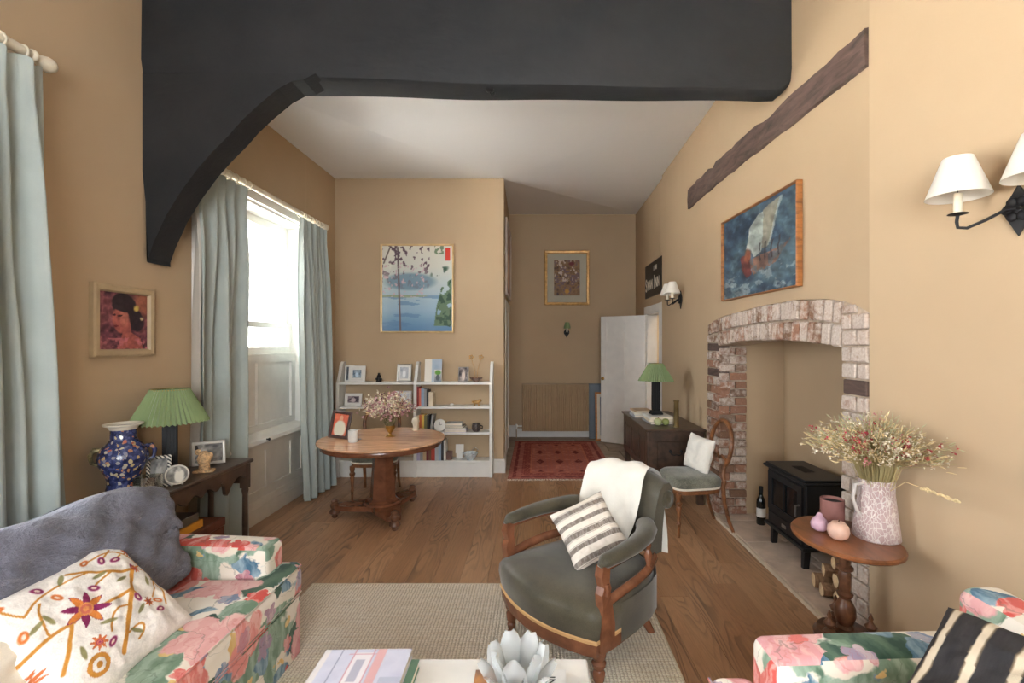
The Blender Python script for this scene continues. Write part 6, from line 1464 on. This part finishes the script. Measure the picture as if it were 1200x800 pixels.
MB().lathe([(.098, 0), (.104, .006), (.10, .05), (.088, .14), (.078, .22), (.077, .27), (.080, .295), (.076, .295), (.072, .22), (.09, .05), (.002, .03)], 36, caps=False, fn=lambda a, t_: 1 + .015 * math.sin(a * 5 + t_ * 9)).build('body', vm.m, vz, smooth=60)
MB().tube([(-.076, -.01, .275), (-.115, -.01, .27), (-.125, -.01, .20), (-.105, -.01, .14), (-.088, -.01, .12)], [.012, .012, .011, .011, .012], 8, flat=.7).build('handle', plain((196, 186, 178), .4), vz, smooth=60)
bq = bouquet('dried_flowers', 'large bunch of dried grasses and pink statice in the pitcher vase', (1.71, 2.40, SZT + .29), 420, .33, .36, plain((176, 160, 112), .85),
        [('petal', 4, M_PALE, .009), ('spike', 5, M_STRAW, .009), ('ball', 6, plain((206, 192, 162), .9, var=.1), .0045), ('petal', 1.6, M_ROSE, .010), ('ball', 2, plain((190, 120, 118), .85), .005), ('spike', 3, plain((178, 176, 138), .9), .008)], 9, lean=(-.02, -.04), z0=-.2, xlim=.09, ys=1.0)
sp2 = MB(); sp2.tube([(0, 0, -.1), (.03, -.15, .03), (.06, -.36, .02)], .0022, 4)
for k in range(24): q = .35 + .65 * k / 24; p_ = Vector((.03, -.15, .03)).lerp(Vector((.06, -.40, .02)), q); sp2.sphere(p_ + Vector((random.uniform(-.006, .006), 0, random.uniform(-.006, .006))), .007, 5, 4, sq=(.8, 1.8, .8))
sp2.build('barley_head', M_STRAW, bq)
cu_ = thing('cup', 'terracotta pink cylindrical cup on the oval side table', 'cup', (1.60, 2.58, SZT))
MB().lathe([(.056, 0), (.058, .004), (.058, .135), (.053, .135), (.052, .01), (.002, .01)], 28, caps=False).build('body', plain((142, 96, 88), .6, var=.06), cu_, smooth=40)
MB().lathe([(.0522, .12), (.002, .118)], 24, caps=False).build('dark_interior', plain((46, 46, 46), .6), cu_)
fruit('ornamental_pear', 'pink marbled glass pear ornament on the oval side table', 'ornament', (1.475, 2.485, SZT), .043, plain((206, 168, 184), .2, var=.12, scale=18), pear=True)
fruit('ornamental_apple', 'pale peach apple ornament in front of the pink pear on the side table', 'ornament', (1.50, 2.37, SZT), .05, plain((222, 182, 162), .3, var=.06, scale=14))

# ================================================================== COFFEE TABLE AND CONTENTS
CTZ = .43
cf = thing('coffee_table', 'low white coffee table at the bottom of the photograph', 'table', (-.285, 1.25, 0))
MB().bbox(-.475, .475, -.50, .53, .395, CTZ, .006).build('tabletop', plain((226, 222, 214), .35, var=.02), cf)
for x_ in (-.42, .42):
    for y_ in (-.45, .48): MB().bbox(x_ - .03, x_ + .03, y_ - .03, y_ + .03, .012, .395, .004).build('leg', M_WHITE, cf)
def cover_house(u, v):
    c = ramp3(fbm(u * 5, v * 5, 41), [(186, 186, 206), (206, 206, 220), (196, 198, 214)]); c = mixc(c, (150, 152, 172), (np.abs(u - .2) < .006)); c = mixc(c, (222, 216, 214), (u < .06))
    c = mixc(c, (216, 170, 170), (u > .62) * (u < .72)); c = mixc(c, (228, 222, 224), (u > .36) * (u < .58) * (v > .45) * (v < .95)); c = mixc(c, (204, 150, 156), ((np.abs(u - .36) < .012) | (np.abs(u - .58) < .012)) * (v > .4)); c = mixc(c, (206, 160, 170), (np.abs(v - .93) < .012) * (u > .3) * (u < .62))
    c = mixc(c, (160, 160, 180), (u > .42) * (u < .52) * (v > .55) * (v < .85) * .7); return mixc(c, (176, 180, 198), (u > .76) * (v < .6) * .8)
CTS = CTZ + .0005
b1 = book('green hardback book under the lilac house book on the coffee table', -.575, 1.545, CTS, .31, .032, .36, (104, 138, 116), flat=True, rotz=0)
b2 = book('large book with a lilac and pink house on its cover on the coffee table', -.60, 1.55, CTS + .0325, .31, .03, .37, (206, 200, 208), flat=True, rotz=.02)
us = np.linspace(0, 1, 70); U, V = np.meshgrid(us, us, indexing='ij')
MB().grid(np.stack([(U - .5) * .306, (V - .5) * .366, np.full_like(U, .0307)], -1)).build('cover_print', m_attr('gloss_print', .25, .4), b2, cols=LIN(cover_house(U, V).reshape(-1, 3)), recalc=False)
b3 = book('white magazine with a brown photograph, under the glass lotus bowl', -.055, 1.50, CTS, .32, .012, .40, (222, 220, 216), flat=True)
def cover_int(u, v): c = ramp3(v, [(226, 224, 220), (230, 228, 224)]); n = fbm(u * 5, v * 5, 51); c = np.where(((u < .66))[..., None], ramp3(n, [(70, 60, 66), (120, 100, 96), (190, 130, 80), (90, 84, 96)]), c); return c
MB().grid(np.stack([(U - .5) * .316, (V - .5) * .396, np.full_like(U, .0127)], -1)).build('cover_print', m_attr('gloss_print', .25, .4), b3, cols=LIN(cover_int(U, V).reshape(-1, 3)), recalc=False)
text('IN', b3, (.088, .14, .013), .05, M_BLACK, rot=(0, 0, -PI / 2), ext=.0003)
M_PEARL = NT('frosted_shell_glass', .12, .5); M_PEARL.color((226, 228, 226)); M_PEARL.b.inputs['Transmission Weight'].default_value = .55; M_PEARL.b.inputs['IOR'].default_value = 1.2; M_PEARL = M_PEARL.m
lo = thing('lotus_bowl', 'glass lotus flower candle bowl with pointed petals on the coffee table', 'bowl', (-.06, 1.55, CTS + .013))
MB().lathe([(.05, 0), (.055, .006), (.04, .012), (.03, .016), (.002, .016)], 20).build('base', M_PEARL, lo, smooth=50)
def petal(r0, r1, h, w_, rot):
    g = np.zeros((9, 9, 3))
    for i in range(9):
        for j in range(9):
            s_ = j / 8; q = (i / 8 - .5) * 2; wd = w_ * math.sin(PI * min(1, (s_ ** 1.25 * .86 + .08))) ** .6
            rr = r0 + (r1 - r0) * s_ ** 1.1; g[i, j] = (q * wd, rr - .012 * (q * q) * -1 * 1.0, .012 + h * s_ ** .9)
    m = MB().grid(g); m.grid((g + np.array([0, .003, 0]))[::-1])
    return m
for ringi, (nP, r0, r1, h, w_, off) in enumerate(((8, .03, .115, .12, .042, 0), (7, .025, .075, .17, .040, .35))):
    for k in range(nP):
        o = petal(r0, r1, h, w_, 0).build('petal', M_PEARL, lo, smooth=80); o.rotation_euler = (0, 0, 2 * PI * k / nP + off)
MB().lathe([(.028, .016), (.028, .03), (.002, .03)], 18).build('tea_light', plain((206, 200, 120), .5, var=.1), lo)
